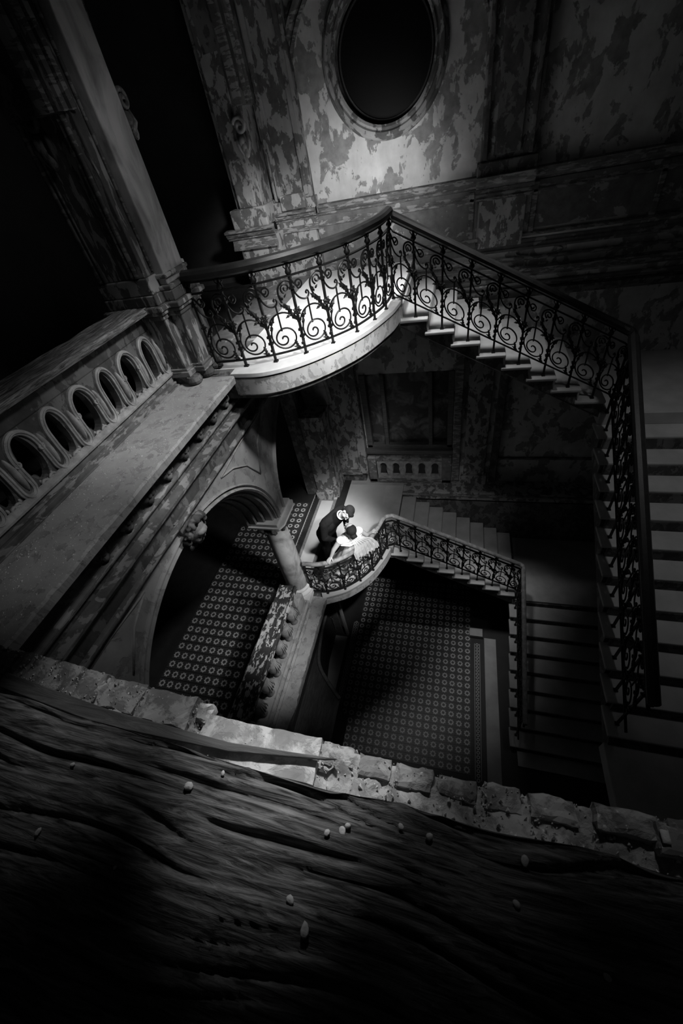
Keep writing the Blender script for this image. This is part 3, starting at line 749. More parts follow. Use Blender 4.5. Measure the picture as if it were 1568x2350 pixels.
def inlay(x0, x1, y0, y1, mat, name, h=.004): B(x0, x1, y0, y1, ZL - .01, ZL + h).build(name, mat, ll)
inlay(-3.30, -2.98, 4.7, 7.06, 'marble_low', 'floor_panel'); inlay(-3.37, -3.30, 4.7, 7.12, 'ornament', 'ornament_strip'); inlay(-2.98, -2.90, 4.7, 7.12, 'ornament', 'ornament_strip'); inlay(-3.37, -2.90, 7.06, 7.12, 'ornament', 'ornament_strip', .0045)
inlay(-2.90, -2.66, 4.5, 7.9, 'band', 'black_strip'); inlay(-3.5, -3.37, 4.5, 7.9, 'band', 'black_strip')
inlay(-2.66, -1.70, 4.75, 7.72, 'marble_low', 'floor_panel')
for x0, x1 in ((-1.70, -1.25),): inlay(x0, x1, 5.7, 7.72, 'tread', 'floor_panel', .003)

# ================================================================ STAIR FLIGHTS
def flight_x(t, n, xr0, z0, run, rise, ya, yb, d0, d1):
    """treads going down towards +x; ya = open side"""
    for k in range(n):
        xr = xr0 + run * k; xl = xr - run - .045; z = z0 - rise * k
        mb = MB(); mb.box(xl, xr, ya, yb, z - .045, z); mb.build('tread', 'tread', t, bevel=.012)
        B(xl + .02, xl + .05, ya + .09, yb, z, z + rise - .045).build('riser', 'tread', t)
    mb = MB()   # string with stepped top, sloping soffit
    xa = xr0 - run - .03; xe = xr0 + run * (n - 1)
    ptop = []
    for k in range(n):
        ptop += [(xr0 + run * (k - 1), z0 - rise * k - .045), (xr0 + run * k - .05, z0 - rise * k - .045)]
    poly = ptop + [(xe + .12, z0 - rise * n - .05), (xe + .12, z0 - rise * n - d1), (xa, z0 - d0), (xa, z0 - .045)]
    mb.prism(poly, ya + .05, yb, axis='y'); mb.build('string', 'dark_plaster', t)
    mb = MB(); mb.tube([(xa, ya + .07, z0 - d0), (xe + .1, ya + .07, z0 - rise * n - d1)], .02, 6); mb.build('soffit_moulding', 'dark_plaster', t, smooth=True)
def flight_y(t, n, ys, z0, run, rise, xa, xb, mat='tread'):
    for k in range(n):
        y1 = ys - run * k; y0 = y1 - run - .045; z = z0 - rise * k
        B(xa, xb, y0, y1, z - .045, z).build('tread', mat, t, bevel=.012)
        B(xa + .09, xb, y1 - .05, y1 - .02, z, z + rise - .045).build('riser', 'dark_plaster', t)
    poly = []
    for k in range(n): poly += [(ys - run * k, z0 - rise * k - .045), (ys - run * (k + 1) + .02, z0 - rise * k - .045)]
    ye = ys - run * n
    poly += [(ye - .1, z0 - rise * n - .05), (ye - .1, z0 - rise * n - .25), (ys, z0 - .3)]
    mb = MB(); mb.prism(poly, xa + .05, xb, axis='x'); mb.build('string', 'dark_plaster', t)
s1 = thing('stair_flight', 'upper stair flight going down right along the back wall', 'staircase')
flight_x(s1, 8, -.455, -2.049 - .075, .366, .1985, 5.95, YB - .13, .09, .16)
B(2.08, XR, 5.95, YB - .001, ZM - .2, ZM).build('landing_slab', 'tread', s1, bevel=.01)
s2 = thing('stair_flight', 'upper stair flight coming down towards the camera at the right', 'staircase')
flight_y(s2, 11, 6.02, ZM - .2, .347, .2185, 2.036, XR - .01)
B(2.036, XR - .01, .45, 2.15, -6.55, -6.33).build('landing_slab', 'tread', s2, bevel=.01)
s3 = thing('stair_flight', 'lower stair flight going down right from the couple', 'staircase')
flight_x(s3, 8, -.921, -7.0, .336, .168, 5.57, 7.5, .13, .26)
B(1.40, XR - .01, 5.60, 7.5, ZK - .2, ZK).build('landing_slab', 'tread', s3, bevel=.01)
s4 = thing('stair_flight', 'lowest stair flight reaching the tiled floor at the right', 'staircase')
flight_y(s4, 8, 5.62, ZK - .17, .335, .168, 1.34, XR - .01)
B(1.5, XR - .01, 2.6, 2.95, ZF, -9.86).build('bottom_step', 'tread', s4)

# ================================================================ IRON RAILINGS
def scurve(pts, n=5): return [tuple(p) for p in catmull([(a, b, 0) for a, b in pts], n)]
UW = .35
CURVES = []      # (list of (u metres in bay 0..UW, v), radius)
sp = []
for i in range(60):
    t = i / 59; ang = PI * .9 - t * 2 * PI * 2.05
    r = .012 + .075 * min(1, t * 1.9) if t < .53 else .087 + (.158 - .087) * ((t - .53) / .47) ** .8
    cu = .42 + .10 * max(0, (t - .45)) / .55 * 1.0; cv = .245 + .045 * max(0, (t - .45)) / .55
    sp.append((UW * cu + r * math.cos(ang), cv + r * math.sin(ang)))
CURVES.append((sp, .0085))
CURVES.append(([(UW * .5 + .172 * math.cos(a), .315 + .205 * math.sin(a)) for a in [PI * (.88 - .72 * i / 14) for i in range(15)]], .008))
CURVES.append(([(UW * .42, .335), (UW * .42, .60)], .009))
CURVES.append((scurve([(.012, .73), (.02, .68), (.06, .62), (.115, .595), (.155, .61), (.168, .645), (.152, .668), (.137, .652), (.148, .64)]), .0085))
CURVES.append(([(UW * .21 + a, .755 + b) for a, b in spiral(0, 0, .012, .048, -1.35, .5, 22)] + [(.012, .80)], .0085))
CURVES.append(([(UW * .80 + a, .745 + b) for a, b in spiral(0, 0, .012, .05, 1.3, 2.4, 22)], .0085))
CURVES.append((scurve([(UW * .97, .80), (UW * .80, .815), (UW * .62, .77), (UW * .57, .69), (UW * .64, .60), (UW * .78, .52), (UW * .92, .45), (UW * .98, .38)]), .0095))
LEAVES = [((UW * .70, .56), .10, 2.3), ((UW * .82, .50), .12, 2.0), ((UW * .88, .43), .10, 1.9), ((UW * .13, .42), .09, .9), ((UW * .10, .36), .07, 1.2), ((UW * .78, .48), .06, 3.6),
          ((UW * .80, .14), .08, 1.9), ((UW * .86, .12), .07, 2.9), ((UW * .93, .14), .07, .9), ((UW * .98, .17), .06, 1.3), ((UW * .66, .64), .07, 2.0), ((UW * .72, .66), .04, .8)]
def leaf(mb, P, o, ln, an, wd=.42):
    u, v = o; c, s_ = math.cos(an), math.sin(an)
    pts = [(-.1, 0), (.15, .5), (.3, .3), (.5, .6), (.62, .3), (1, 0), (.62, -.3), (.5, -.6), (.3, -.3), (.15, -.5)]
    f = [P(u + (a * c - b * wd * s_) * ln, v + (a * s_ + b * wd * c) * ln, .008) for a, b in pts]
    b_ = [P(u + (a * c - b * wd * s_) * ln, v + (a * s_ + b * wd * c) * ln, -.008) for a, b in pts]
    n = len(pts); mid = P(u + .4 * ln * c, v + .4 * ln * s_, .02); mb_ = P(u + .4 * ln * c, v + .4 * ln * s_, -.02)
    vs = f + b_ + [mid, mb_]
    mb.add(vs, [(i, (i + 1) % n, 2 * n) for i in range(n)] + [(n + (i + 1) % n, n + i, 2 * n + 1) for i in range(n)] + [(i, n + i, n + (i + 1) % n, (i + 1) % n) for i in range(n)])
def railing(label, path, vb, seg_post, heights, hr, hmat, finial=True, light_top=False, end_scroll=True):
    """path: dense 3D polyline of the datum line; seg_post: arclength of each post; heights: dict of v values"""
    t = thing('stair_railing', label, 'railing')
    S = [0]
    for a, b in zip(path, path[1:]): S.append(S[-1] + math.hypot(b[0] - a[0], b[1] - a[1]))
    def at(s):
        s = max(0, min(S[-1] - 1e-6, s))
        for i in range(len(S) - 1):
            if S[i] <= s <= S[i + 1]:
                k = (s - S[i]) / max(1e-9, S[i + 1] - S[i]); a, b = Vector(path[i]), Vector(path[i + 1]); d = (b - a); d.z = 0
                return a.lerp(b, k), d.normalized() if d.length > 1e-9 else Vector((1, 0, 0))
        return Vector(path[-1]), Vector((1, 0, 0))
    def P(s, v, d=0):
        p, tn = at(s); return Vector((p.x + tn.y * d, p.y - tn.x * d, p.z + v))
    n = 140; ss = [S[-1] * i / n for i in range(n + 1)]
    ss = sorted(set(ss + S))
    # handrail (moulded), thin rail under it, mid rail, bottom rail
    prof = [(-.048, -.02), (-.052, .012), (-.036, .036), (0, .046), (.036, .036), (.052, .012), (.048, -.02), (.028, -.036), (-.028, -.036)]
    def sweep(prof, v, name, mat, parent=t, sm=False):
        mb = MB(); k = len(prof); vs = []
        for s in ss:
            for o, h in prof: vs.append(P(s, v + h, o))
        fs = [(i * k + a, i * k + (a + 1) % k, i * k + k + (a + 1) % k, i * k + k + a) for i in range(len(ss) - 1) for a in range(k)]
        fs += [tuple(range(k)), tuple(range((len(ss) - 1) * k + k - 1, (len(ss) - 1) * k - 1, -1))]
        mb.add(vs, fs); return mb.build(name, mat, parent, smooth=sm)
    sweep([(a * hr, b * hr) for a, b in prof], heights['hand'], 'handrail', hmat)
    sweep([(-.018, -.006), (.018, -.006), (.018, .006), (-.018, .006)], heights['hand'] - .05 * hr, 'under_rail', 'iron')
    sweep([(-.02, -.007), (.02, -.007), (.02, .007), (-.02, .007)], heights['mid'], 'mid_rail', 'iron')
    sweep([(-.016, -.007), (.016, -.007), (.016, .007), (-.016, .007)], heights['bot'], 'bottom_rail', 'iron')
    ob = heights['bot'] - .10
    if end_scroll:
        mb = MB(); mb.tube([P(0.0, heights['hand'] - .06 + b, 0) + Vector((a, 0, 0)) for a, b in spiral(-.02, 0, .01, .06, -1.4, 1.5)], .02, 6); mb.build('end_scroll', 'handrail', t, smooth=True)
    for i, (sp_, foot) in enumerate(seg_post):
        mb = MB(); a = P(sp_, foot); b = P(sp_, heights['mid']); mb.tube([a, b], .0185, 4)
        mb.tube([a, a + Vector((0, 0, .02))], .034, 4)
        post = mb.build('post', 'iron', t)
        for v in (.72 + ob, .29 + ob, .22 + ob):
            mb = MB(); mb.tube([P(sp_, v), P(sp_, v + .024)], .036, 4); mb.build('collar', 'iron', post)
        mb = MB(); c = P(sp_, .50 + ob); p_, tn = at(sp_)
        for q in range(7):
            an = 2 * PI * q / 7; leaf(mb, lambda u, v, d, s0=sp_: P(s0 + u, v, d + .012), (.0, .50 + ob), .055, an, .7)
        mb.ball(c + Vector((tn.y, -tn.x, 0)) * .02, .016, 8, 6); mb.build('rosette', 'iron', post)
        if finial:
            mb = MB(); gap = heights['hand'] - heights['mid'] - .05; z0 = P(sp_, heights['mid'])
            mb.lathe([(.012, 0), (.02, gap * .08), (.034, gap * .22), (.036, gap * .34), (.018, gap * .6), (.014, gap * .8), (.026, gap)], tuple(z0), 8)
            for sg in (-1, 1):
                mb.tube([P(sp_ + sg * .014, heights['mid'] + gap * .45), P(sp_ + sg * .03, heights['mid'] + gap * .62), P(sp_ + sg * .042, heights['mid'] + gap * .72), P(sp_ + sg * .036, heights['mid'] + gap * .82)], .006, 5)
            mb.build('urn', 'iron', post, smooth=True)
    for (s0, _), (s1, __) in zip(seg_post, seg_post[1:]):
        k = (s1 - s0) / UW; mb = MB()
        if k < .25: continue
        PP = lambda u, v, d=0: P(s0 + u * k, min(v + ob, heights['mid'] - .008), d)
        for pts, r in CURVES: mb.tube([PP(q[0], q[1]) for q in pts], r * 1.18, 5)
        for o, ln, an in LEAVES: leaf(mb, PP, o, ln, an)
        mb.build('scroll_panel', 'iron', t, smooth=False)
    return t
# upper railing: curve, flight along the back wall, turn, flight along the right side
cu = catmull([(-2.80, 4.15, ZU), (-2.43, 4.157, ZU), (-2.076, 4.236, ZU), (-1.746, 4.403, ZU), (-1.467, 4.631, ZU), (-1.228, 4.917, ZU), (-1.066, 5.272, ZU), (-.969, 5.615, ZU), (-.93, 6.05, ZU)], 8)
sl = .1985 / .366
def zU(x): return -1.767 - .083 - sl * (x + .964)
up = list(cu) + [Vector((x, 6.05, zU(x))) for x in [-.93 + .05] + [-.63 + .366 * k for k in range(8)] + [2.05]]
zc_ = zU(2.17)
up += [Vector((2.13, 6.03, zU(2.12))), Vector((2.17, 5.97, zU(2.15) - .02))]
for k in range(1, 12): up.append(Vector((2.17, 5.97 - .347 * k, zU(2.15) - .02 - .2185 * k * 1.0)))
def arclen(path):
    S = [0]
    for a, b in zip(path, path[1:]): S.append(S[-1] + math.hypot(b[0] - a[0], b[1] - a[1]))
    return S
def nearest(path, S, x, y):
    best = min(((math.hypot(p[0] - x, p[1] - y), S[i]) for i, p in enumerate(path))); return best[1]
Su = arclen(up)
posts = [(nearest(up, Su, x, y), 0.0) for x, y in ((-2.80, 4.15), (-2.43, 4.157), (-2.076, 4.236), (-1.746, 4.403), (-1.467, 4.631), (-1.228, 4.917), (-1.066, 5.272), (-.969, 5.615), (-.93, 6.05))]
for k in range(8):
    x = -.63 + .366 * k; posts.append((nearest(up, Su, x, 6.05), (-2.124 - .1985 * k) - zU(x)))
posts.append((nearest(up, Su, 2.17, 5.97), ZM - (zU(2.15) - .02)))
zr = zU(2.15) - .02
for k in range(11):
    y = 5.97 - .347 * (k + .5); s = Su[-1] - (y - up[-1].y); zd = zr - .2185 * (k + .5)
    posts.append((s, (ZM - .2 - .2185 * k) - zd))
railing('black wrought iron railing of scrolls round the bright upper landing and stairs', up, 0, posts, dict(hand=1.0, mid=.83, bot=.083), 1.25, 'handrail')
# lower railing
cl = catmull([(-2.74, 4.28, ZL), (-2.42, 4.30, ZL), (-2.08, 4.44, ZL), (-1.80, 4.68, ZL), (-1.58, 4.98, ZL), (-1.45, 5.30, ZL), (-1.36, 5.60, ZL), (-1.22, 5.70, ZL - .02)], 8)
sl2 = .168 / .336
def zL(x): return ZL + .02 - sl2 * (x + 1.25)
lo = list(cl) + [Vector((-1.09 + .336 * k, 5.69, zL(-1.09 + .336 * k))) for k in range(8)] + [Vector((1.42, 5.69, zL(1.42))), Vector((1.47, 5.64, zL(1.45)))]
zr2 = zL(1.45)
for k in range(1, 9): lo.append(Vector((1.47, 5.64 - .335 * k, zr2 - .168 * k)))
Sl = arclen(lo)
posts = [(nearest(lo, Sl, x, y), 0.0) for x, y in ((-2.74, 4.28), (-2.42, 4.30), (-2.08, 4.44), (-1.80, 4.68), (-1.58, 4.98), (-1.45, 5.30), (-1.36, 5.60))]
for k in range(8):
    x = -1.09 + .336 * k; posts.append((nearest(lo, Sl, x, 5.69), (-7.0 - .168 * k) - zL(x)))
posts.append((nearest(lo, Sl, 1.47, 5.64), ZK - zr2))
for k in range(8):
    y = 5.64 - .335 * (k + .5); s = Sl[-1] - (y - lo[-1].y); posts.append((s, (ZK - .168 * (k + 1)) - (zr2 - .168 * (k + .5))))
railing('black iron railing round the lower landing, held by the bride', lo, 0, posts, dict(hand=.98, mid=.83, bot=.083), .85, 'low_rail', end_scroll=False)

# ================================================================ GROUND FLOOR LEFT: booth and door
booth = thing('wooden_booth', 'dark wooden booth with a curved moulded top below the lower ledge', 'booth')
edge = [(-2.95, 4.83), (-2.94, 4.44), (-2.86, 3.78), (-2.75, 3.48), (-2.525, 3.22), (-2.144, 2.867)]
ce = catmull([(a, b, 0) for a, b in edge], 8)
poly = [(p.x, p.y) for p in ce] + [(-2.14, 1.2), (-2.95, 1.2)]
mb = MB(); mb.prism(poly, -8.66, -8.62); mb.build('top', 'dark_wood', booth)
mb = MB(); mb.tube([(p.x, p.y, -8.6) for p in ce], .035, 8, sq=(1.2, .8)); mb.build('curved_trim', 'plank', booth, smooth=True)
mb = MB(); mb.prism([(x - .03, y - .02) for x, y in poly], ZF, -8.66); mb.build('panelling', 'dark_wood', booth)
door = struct(bpy.data.objects.new('door_1', None)); C.objects.link(door)
mb = MB(); mb.box(-3.55, -2.75, 4.98, 5.03, ZF + .02, -7.6); mb.build('door_leaf', 'plank', door, bevel=.006)
mb = MB()
for z0, z1 in ((-9.7, -9.0), (-8.85, -7.8)):
    mb.box(-3.42, -2.9, 4.955, 4.98, z0, z0 + .03); mb.box(-3.42, -2.9, 4.955, 4.98, z1 - .03, z1); mb.box(-3.42, -3.39, 4.955, 4.98, z0, z1); mb.box(-2.93, -2.9, 4.955, 4.98, z0, z1)
mb.build('panel_frame', 'plank', door, bevel=.004)
mb = MB(); mb.box(-2.66, -2.60, 4.97, 5.06, ZF, -7.4); mb.build('door_frame', 'marble_mid', door, bevel=.01)

# ================================================================ FOREGROUND: brick wall top, beam
front = MB(); front.box(-6.5, XR, -.3, .27, ZF, -1.40); front = struct(front.build('wall_front', 'mortar'))
def rough_block(x0, x1, y0, y1, z0, z1, amp, seed, nx=7, ny=4, nz=3):
    mb = MB(); idx = {}; vs = []
    def V(i, j, k):
        key_ = (i, j, k)
        if key_ not in idx:
            u, v, w_ = i / nx, j / ny, k / nz
            p = Vector((x0 + (x1 - x0) * u, y0 + (y1 - y0) * v, z0 + (z1 - z0) * w_))
            c = Vector(((x0 + x1) / 2, (y0 + y1) / 2, (z0 + z1) / 2))
            e = sum(1 for a, m_ in ((i, nx), (j, ny), (k, nz)) if a in (0, m_))
            if e >= 2: p += (c - p).normalized() * amp * (.5 + .8 * abs(noise.noise(p * 30 + Vector((seed, 0, 0)))))
            p += noise.noise_vector(p * 22 + Vector((seed * 3.1, 0, 0))) * amp * .75 + noise.noise_vector(p * 60 + Vector((seed * 1.7, 2, 0))) * amp * .35
            idx[key_] = len(vs); vs.append(p)
        return idx[key_]
    fs = []
    for i in range(nx):
        for j in range(ny):
            fs += [(V(i, j, 0), V(i, j + 1, 0), V(i + 1, j + 1, 0), V(i + 1, j, 0)), (V(i, j, nz), V(i + 1, j, nz), V(i + 1, j + 1, nz), V(i, j + 1, nz))]
    for i in range(nx):
        for k in range(nz):
            fs += [(V(i, 0, k), V(i + 1, 0, k), V(i + 1, 0, k + 1), V(i, 0, k + 1)), (V(i, ny, k), V(i, ny, k + 1), V(i + 1, ny, k + 1), V(i + 1, ny, k))]
    for j in range(ny):
        for k in range(nz):
            fs += [(V(0, j, k), V(0, j, k + 1), V(0, j + 1, k + 1), V(0, j + 1, k)), (V(nx, j, k), V(nx, j + 1, k), V(nx, j + 1, k + 1), V(nx, j, k + 1))]
    mb.add(vs, fs); return mb
ZB = -1.30
def yfar(x): # far edge of the wall top
    P_ = [(-2.2, .42), (-1.7, .413), (-1.2, .382), (-.82, .357), (-.74, .315), (-.34, .312), (-.13, .295), (.2, .29), (.56, .298), (1.2, .30)]
    for (a, b), (c, d) in zip(P_, P_[1:]):
        if a <= x <= c: return b + (d - b) * (x - a) / (c - a)
    return .3
mb = MB(); NX, NY = 260, 16; vs = []
for i in range(NX + 1):
    x = -2.2 + 3.5 * i / NX
    for j in range(NY + 1):
        y = .08 + (yfar(x) - .012 - .08) * j / NY; p = Vector((x, y, 0))
        z = ZB - .012 + .016 * noise.noise(p * 16) + .012 * noise.noise(p * 45) + .006 * noise.noise(p * 110)
        vs.append((x, y, z))
vs += [(-2.2 + 3.5 * i / NX, yfar(-2.2 + 3.5 * i / NX) - .012, -1.6) for i in range(NX + 1)]
fs = [(i * (NY + 1) + j, (i + 1) * (NY + 1) + j, (i + 1) * (NY + 1) + j + 1, i * (NY + 1) + j + 1) for i in range(NX) for j in range(NY)]
b0 = (NX + 1) * (NY + 1)
fs += [(i * (NY + 1) + NY, (i + 1) * (NY + 1) + NY, b0 + i + 1, b0 + i) for i in range(NX)]
mb.add(vs, fs); o = mb.build('mortar_bed', 'mortar', front, smooth=True)
row1 = [(-2.15, -1.98), (-1.97, -1.78), (-1.76, -1.60), (-1.58, -1.47), (-1.45, -1.33), (-1.31, -1.20), (-1.19, -1.02), (-1.0, -.80), (-.345, -.243), (-.235, -.135), (-.125, -.02), (-.01, .095), (.105, .205), (.215, .33), (.36, .50), (.52, .66), (.68, .84), (.86, 1.02), (1.04, 1.22)]
for i, (a, b) in enumerate(row1):
    y1 = yfar((a + b) / 2); dz = rnd.uniform(-.006, .006) + (.02 if i in (14,) else 0)
    rough_block(a, b, y1 - .058 - (.05 if b < -.7 else 0), y1 + rnd.uniform(-.004, .004), ZB - .06, ZB + dz, .010, i).build('brick', 'brick', front, smooth=False)
row2 = [(-1.9, -1.7), (-1.5, -1.36), (-.24, -.12), (-.11, -.045), (-.035, .03), (.04, .19), (.21, .36), (.38, .58)]
for i, (a, b) in enumerate(row2):
    y1 = yfar((a + b) / 2) - .058
    rough_block(a, b, y1 - .045, y1 - .006, ZB - .07, ZB - .018 + rnd.uniform(-.004, .003), .009, 50 + i, 7, 3, 2).build('brick', 'brick', front)
rough_block(-.75, -.345, yfar(-.5) - .122, yfar(-.5) + .002, ZB - .05, ZB + .004, .006, 90, 22, 6, 2).build('mortar_slab', 'patch', front)
rough_block(-.79, -.735, .28, .345, ZB - .04, ZB + .015, .012, 91, 5, 5, 3).build('mortar_lump', 'patch', front)
# grit on the wall top
mb = MB()
for k in range(1500):
    x = rnd.uniform(-1.75, .62); y = yfar(x) - abs(rnd.gauss(.0, .075)) - .004
    if y < .12: continue
    s_ = abs(rnd.gauss(.0, .0022)) + .0012; z = ZB - .004 + rnd.uniform(-.012, .008)
    mb.add([(x + rnd.uniform(-s_, s_), y + rnd.uniform(-s_, s_), z + s_), (x - s_, y - s_, z - s_), (x + s_, y - s_, z - s_), (x, y + s_, z - s_)], [(0, 1, 2), (0, 2, 3), (0, 3, 1), (1, 3, 2)])
tag(mb.build('rubble_grit', 'chip', kind='stuff'), 'crumbs of mortar and grit scattered over the broken wall top', 'rubble')
mb = MB()
for k in range(900):
    x = rnd.uniform(-3.15, -2.52); y = .6 + 3.2 * rnd.random() ** 1.3; s_ = abs(rnd.gauss(0, .0025)) + .0015
    mb.add([(x, y, ZU + s_), (x - s_, y - s_, ZU), (x + s_, y - s_, ZU), (x, y + s_, ZU)], [(0, 1, 2), (0, 2, 3), (0, 3, 1)])
tag(mb.build('ledge_grit', 'chip', kind='stuff'), 'pale grit strewn along the upper left ledge', 'rubble')
# thin plank lying on the wall top
mb = MB(); mb.prism([(-1.62, .31), (-1.10, .262), (-.62, .245), (-.29, .263), (-.325, .255), (-.62, .222), (-1.10, .215), (-1.62, .26)], -.008, .008)
pl = mb.build('thin_plank', 'plank', bevel=.002); pl.location = (0, 0, ZB + .018)
tag(pl, 'thin dark splinter of plank lying between the bricks and the big beam', 'plank')
# the big beam: grain relief modelled along its length
def beam_relief(x, yy):
    warp = noise.noise(Vector((x * 1.6, yy * 3, 3))) * 1.6
    g = noise.noise(Vector((x * 1.3, yy * 26 + warp * 2.2, 0))) + .6 * noise.noise(Vector((x * 2.6, yy * 60 + warp * 4, 5))) + .5 * noise.noise(Vector((x * 5, yy * 150 + warp * 7, 8)))
    e = noise.noise(Vector((x * 5, 0, 9))) * .008 + noise.noise(Vector((x * 1.2, 0, 4))) * .010
    return e, .009 * g - .009 * max(0, noise.noise(Vector((x * 1.5, yy * 44 + warp * 3.2, 11))) - .05) * 4
mb = MB(); NX, NY = 420, 150; vs = []
for i in range(NX + 1):
    x = -2.3 + 3.3 * i / NX
    for j in range(NY + 1):
        t = j / NY
        if t < .12: yy = .205 - .0 * t; zz = -1.32 + (1.17 - 1.0) * t / .12
        else: yy = .205 - (t - .12) / .88 * .75; zz = -1.15
        yy += -.032 + max(0, -x - .35) * .042
        e, amp = beam_relief(x, yy)
        if t < .12: vs.append((x, yy + amp * .5 + e, zz))
        else:
            rd = max(0, 1 - (t - .12) / .08) * .03
            vs.append((x, yy + e * max(0, 1 - (t - .12) * 3), zz + amp - rd * rd * 12))
fs = [(i * (NY + 1) + j, (i + 1) * (NY + 1) + j, (i + 1) * (NY + 1) + j + 1, i * (NY + 1) + j + 1) for i in range(NX) for j in range(NY)]
mb.add(vs, fs)
# closing skirts so that the beam is a solid block
n1 = NY + 1; last = NX * n1
mb.add([vs[j * n1 + 0] for j in (0, NX)] + [vs[0 * n1 + NY], vs[last + NY]] + [(-2.3, .2, -1.5), (1.0, .2, -1.5), (-2.3, -.55, -1.5), (1.0, -.55, -1.5)], [(0, 1, 5, 4), (2, 6, 7, 3), (4, 5, 7, 6)])
tag(mb.build('timber_beam', 'beam', smooth=True), 'huge weathered dark timber beam across the bottom of the view', 'beam')
ch = [(-.626, .104, 1.1, 'pale oval chip on the beam, left of its middle'), (-.249, .088, .7, 'slim pale flake beside the crumbled heap at the middle of the beam'), (-.215, .099, .9, 'largest flake of the crumbled heap at the middle of the beam'),
      (-.205, .109, .6, 'small crumb at the upper side of the crumbled heap on the beam'), (.174, .128, .9, 'pale chip alone on the dark right half of the beam'), (.154, .058, .7, 'low pale chip deep in the black part of the beam'),
      (-.998, .084, .6, 'small crumb on the beam at far left'), (-.983, -.064, .8, 'dim flake near the left edge of the view, low on the beam'), (-.084, .132, .6, 'small round crumb close to the broken wall top, right of the middle'),
      (-.021, .127, .7, 'ragged crumb on the beam right of the small round one'), (-.254, -.073, 1.0, 'large dim flake low on the beam below the crumbled heap'), (-.299, -.037, .8, 'dim flake just above the large low one'),
      (-.73, -.078, .5, 'lone dim crumb on the lower left of the beam'), (-.551, .148, .6, 'small crumb near the upper edge of the beam, right of the pale oval chip'), (.296, -.005, .6, 'lowest crumb in the black lower right corner of the beam')]
for i, (x, y, s_, lb) in enumerate(ch):
    cb_ = MB(); cb_.ball((0, 0, .003), (.012 * s_, .009 * s_, .005 * s_), 9, 6)
    cb_.v = [tuple(Vector(p) * (1 + .45 * noise.noise(Vector(p) * 90 + Vector((i * 3.3, 0, 0))))) for p in cb_.v]
    o = cb_.build('plaster_chip', 'chip', smooth=True); o.location = (x, y, 0); o.rotation_euler = (0, 0, i * 1.1)
    o.location.z = -1.15 + beam_relief(x, y)[1] + .001; tag(o, lb, 'chip', 'plaster chips on the beam')
tag(rough_block(.48, .62, .215, .275, -1.335, -1.27, .008, 120, 8, 5, 4).build('stone_lump', 'brick'), 'dark stone lump at the far right end of the wall top', 'stone')
o = rough_block(.487, .505, .235, .262, -1.268, -1.262, .002, 121, 3, 3, 2).build('plaster_chip', 'chip', smooth=True); tag(o, 'bright pale chip on the dark stone lump at right', 'chip')

# ================================================================ PEOPLE
def capsule(mb, a, b, ra, rb, n=12):
    a, b = Vector(a), Vector(b); mb.tube([a, b], [ra, rb], n); mb.ball(a, ra, n, 8); mb.ball(b, rb, n, 8)
def chain(mb, pts, rs, n=12):
    for (a, b, ra, rb) in zip(pts, pts[1:], rs, rs[1:]): capsule(mb, a, b, ra, rb, n)
def hand(mb, wrist, palm_dir, curl_dir, side, s=1.0):
    """palm with four unequal fingers bent over a rail and a thumb leaving its side"""
    w_ = Vector(wrist); d = Vector(palm_dir).normalized(); c = Vector(curl_dir).normalized(); sd = Vector(side).normalized()
    for k in range(4):
        o = sd * (.030 - .020 * k) * s; capsule(mb, w_ + o * .6, w_ + d * .085 * s + o, .014 * s, .011 * s, 8)
        L = (.062, .074, .070, .054)[k] * s; p0 = w_ + d * .085 * s + o; p1 = p0 + (d * .6 + c * .5).normalized() * L * .45
        p2 = p1 + (d * .1 + c).normalized() * L * .35; p3 = p2 + (c - d * .5).normalized() * L * .3
        for a, b, ra, rb in ((p0, p1, .0095, .0088), (p1, p2, .0088, .008), (p2, p3, .008, .007)): capsule(mb, a, b, ra * s, rb * s, 8)
    t0 = w_ + sd * .028 * s + d * .02 * s; t1 = t0 + (sd * .8 + d * .6) .normalized() * .04 * s; t2 = t1 + (d * .7 + c * .7).normalized() * .032 * s
    capsule(mb, t0, t1, .013 * s, .011 * s, 8); capsule(mb, t1, t2, .011 * s, .009 * s, 8)
def head_shape(mb, c, face, up, s=1.0):
    c = Vector(c); f = Vector(face).normalized(); u = Vector(up); u = (u - f * u.dot(f)).normalized(); r = u.cross(f).normalized()
    Rm = Matrix((r, f, u)).transposed()
    q = lambda a, b, d: c + r * a * s + f * b * s + u * d * s
    mb.ball(q(0, -.015, .02), (.076 * s, .092 * s, .092 * s), 18, 14, Rm)       # skull
    mb.ball(q(0, .02, -.03), (.062 * s, .070 * s, .080 * s), 16, 12, Rm)        # face
    mb.ball(q(0, .045, -.092), (.03 * s, .032 * s, .026 * s), 10, 8, Rm)       # chin
    mb.ball(q(0, .10, -.028), (.012 * s, .02 * s, .016 * s), 8, 6, Rm); mb.ball(q(0, .088, -.005), (.010 * s, .014 * s, .028 * s), 8, 6, Rm)
    for k in (-1, 1):
        mb.ball(q(.03 * k, .078, .022), (.022 * s, .012 * s, .010 * s), 8, 6, Rm); mb.ball(q(.04 * k, .055, -.035), (.024 * s, .024 * s, .024 * s), 8, 6, Rm)
        mb.ball(q(.077 * k, -.005, -.005), (.010 * s, .020 * s, .032 * s), 8, 6, Rm)
    return q, Rm
FL = ZL
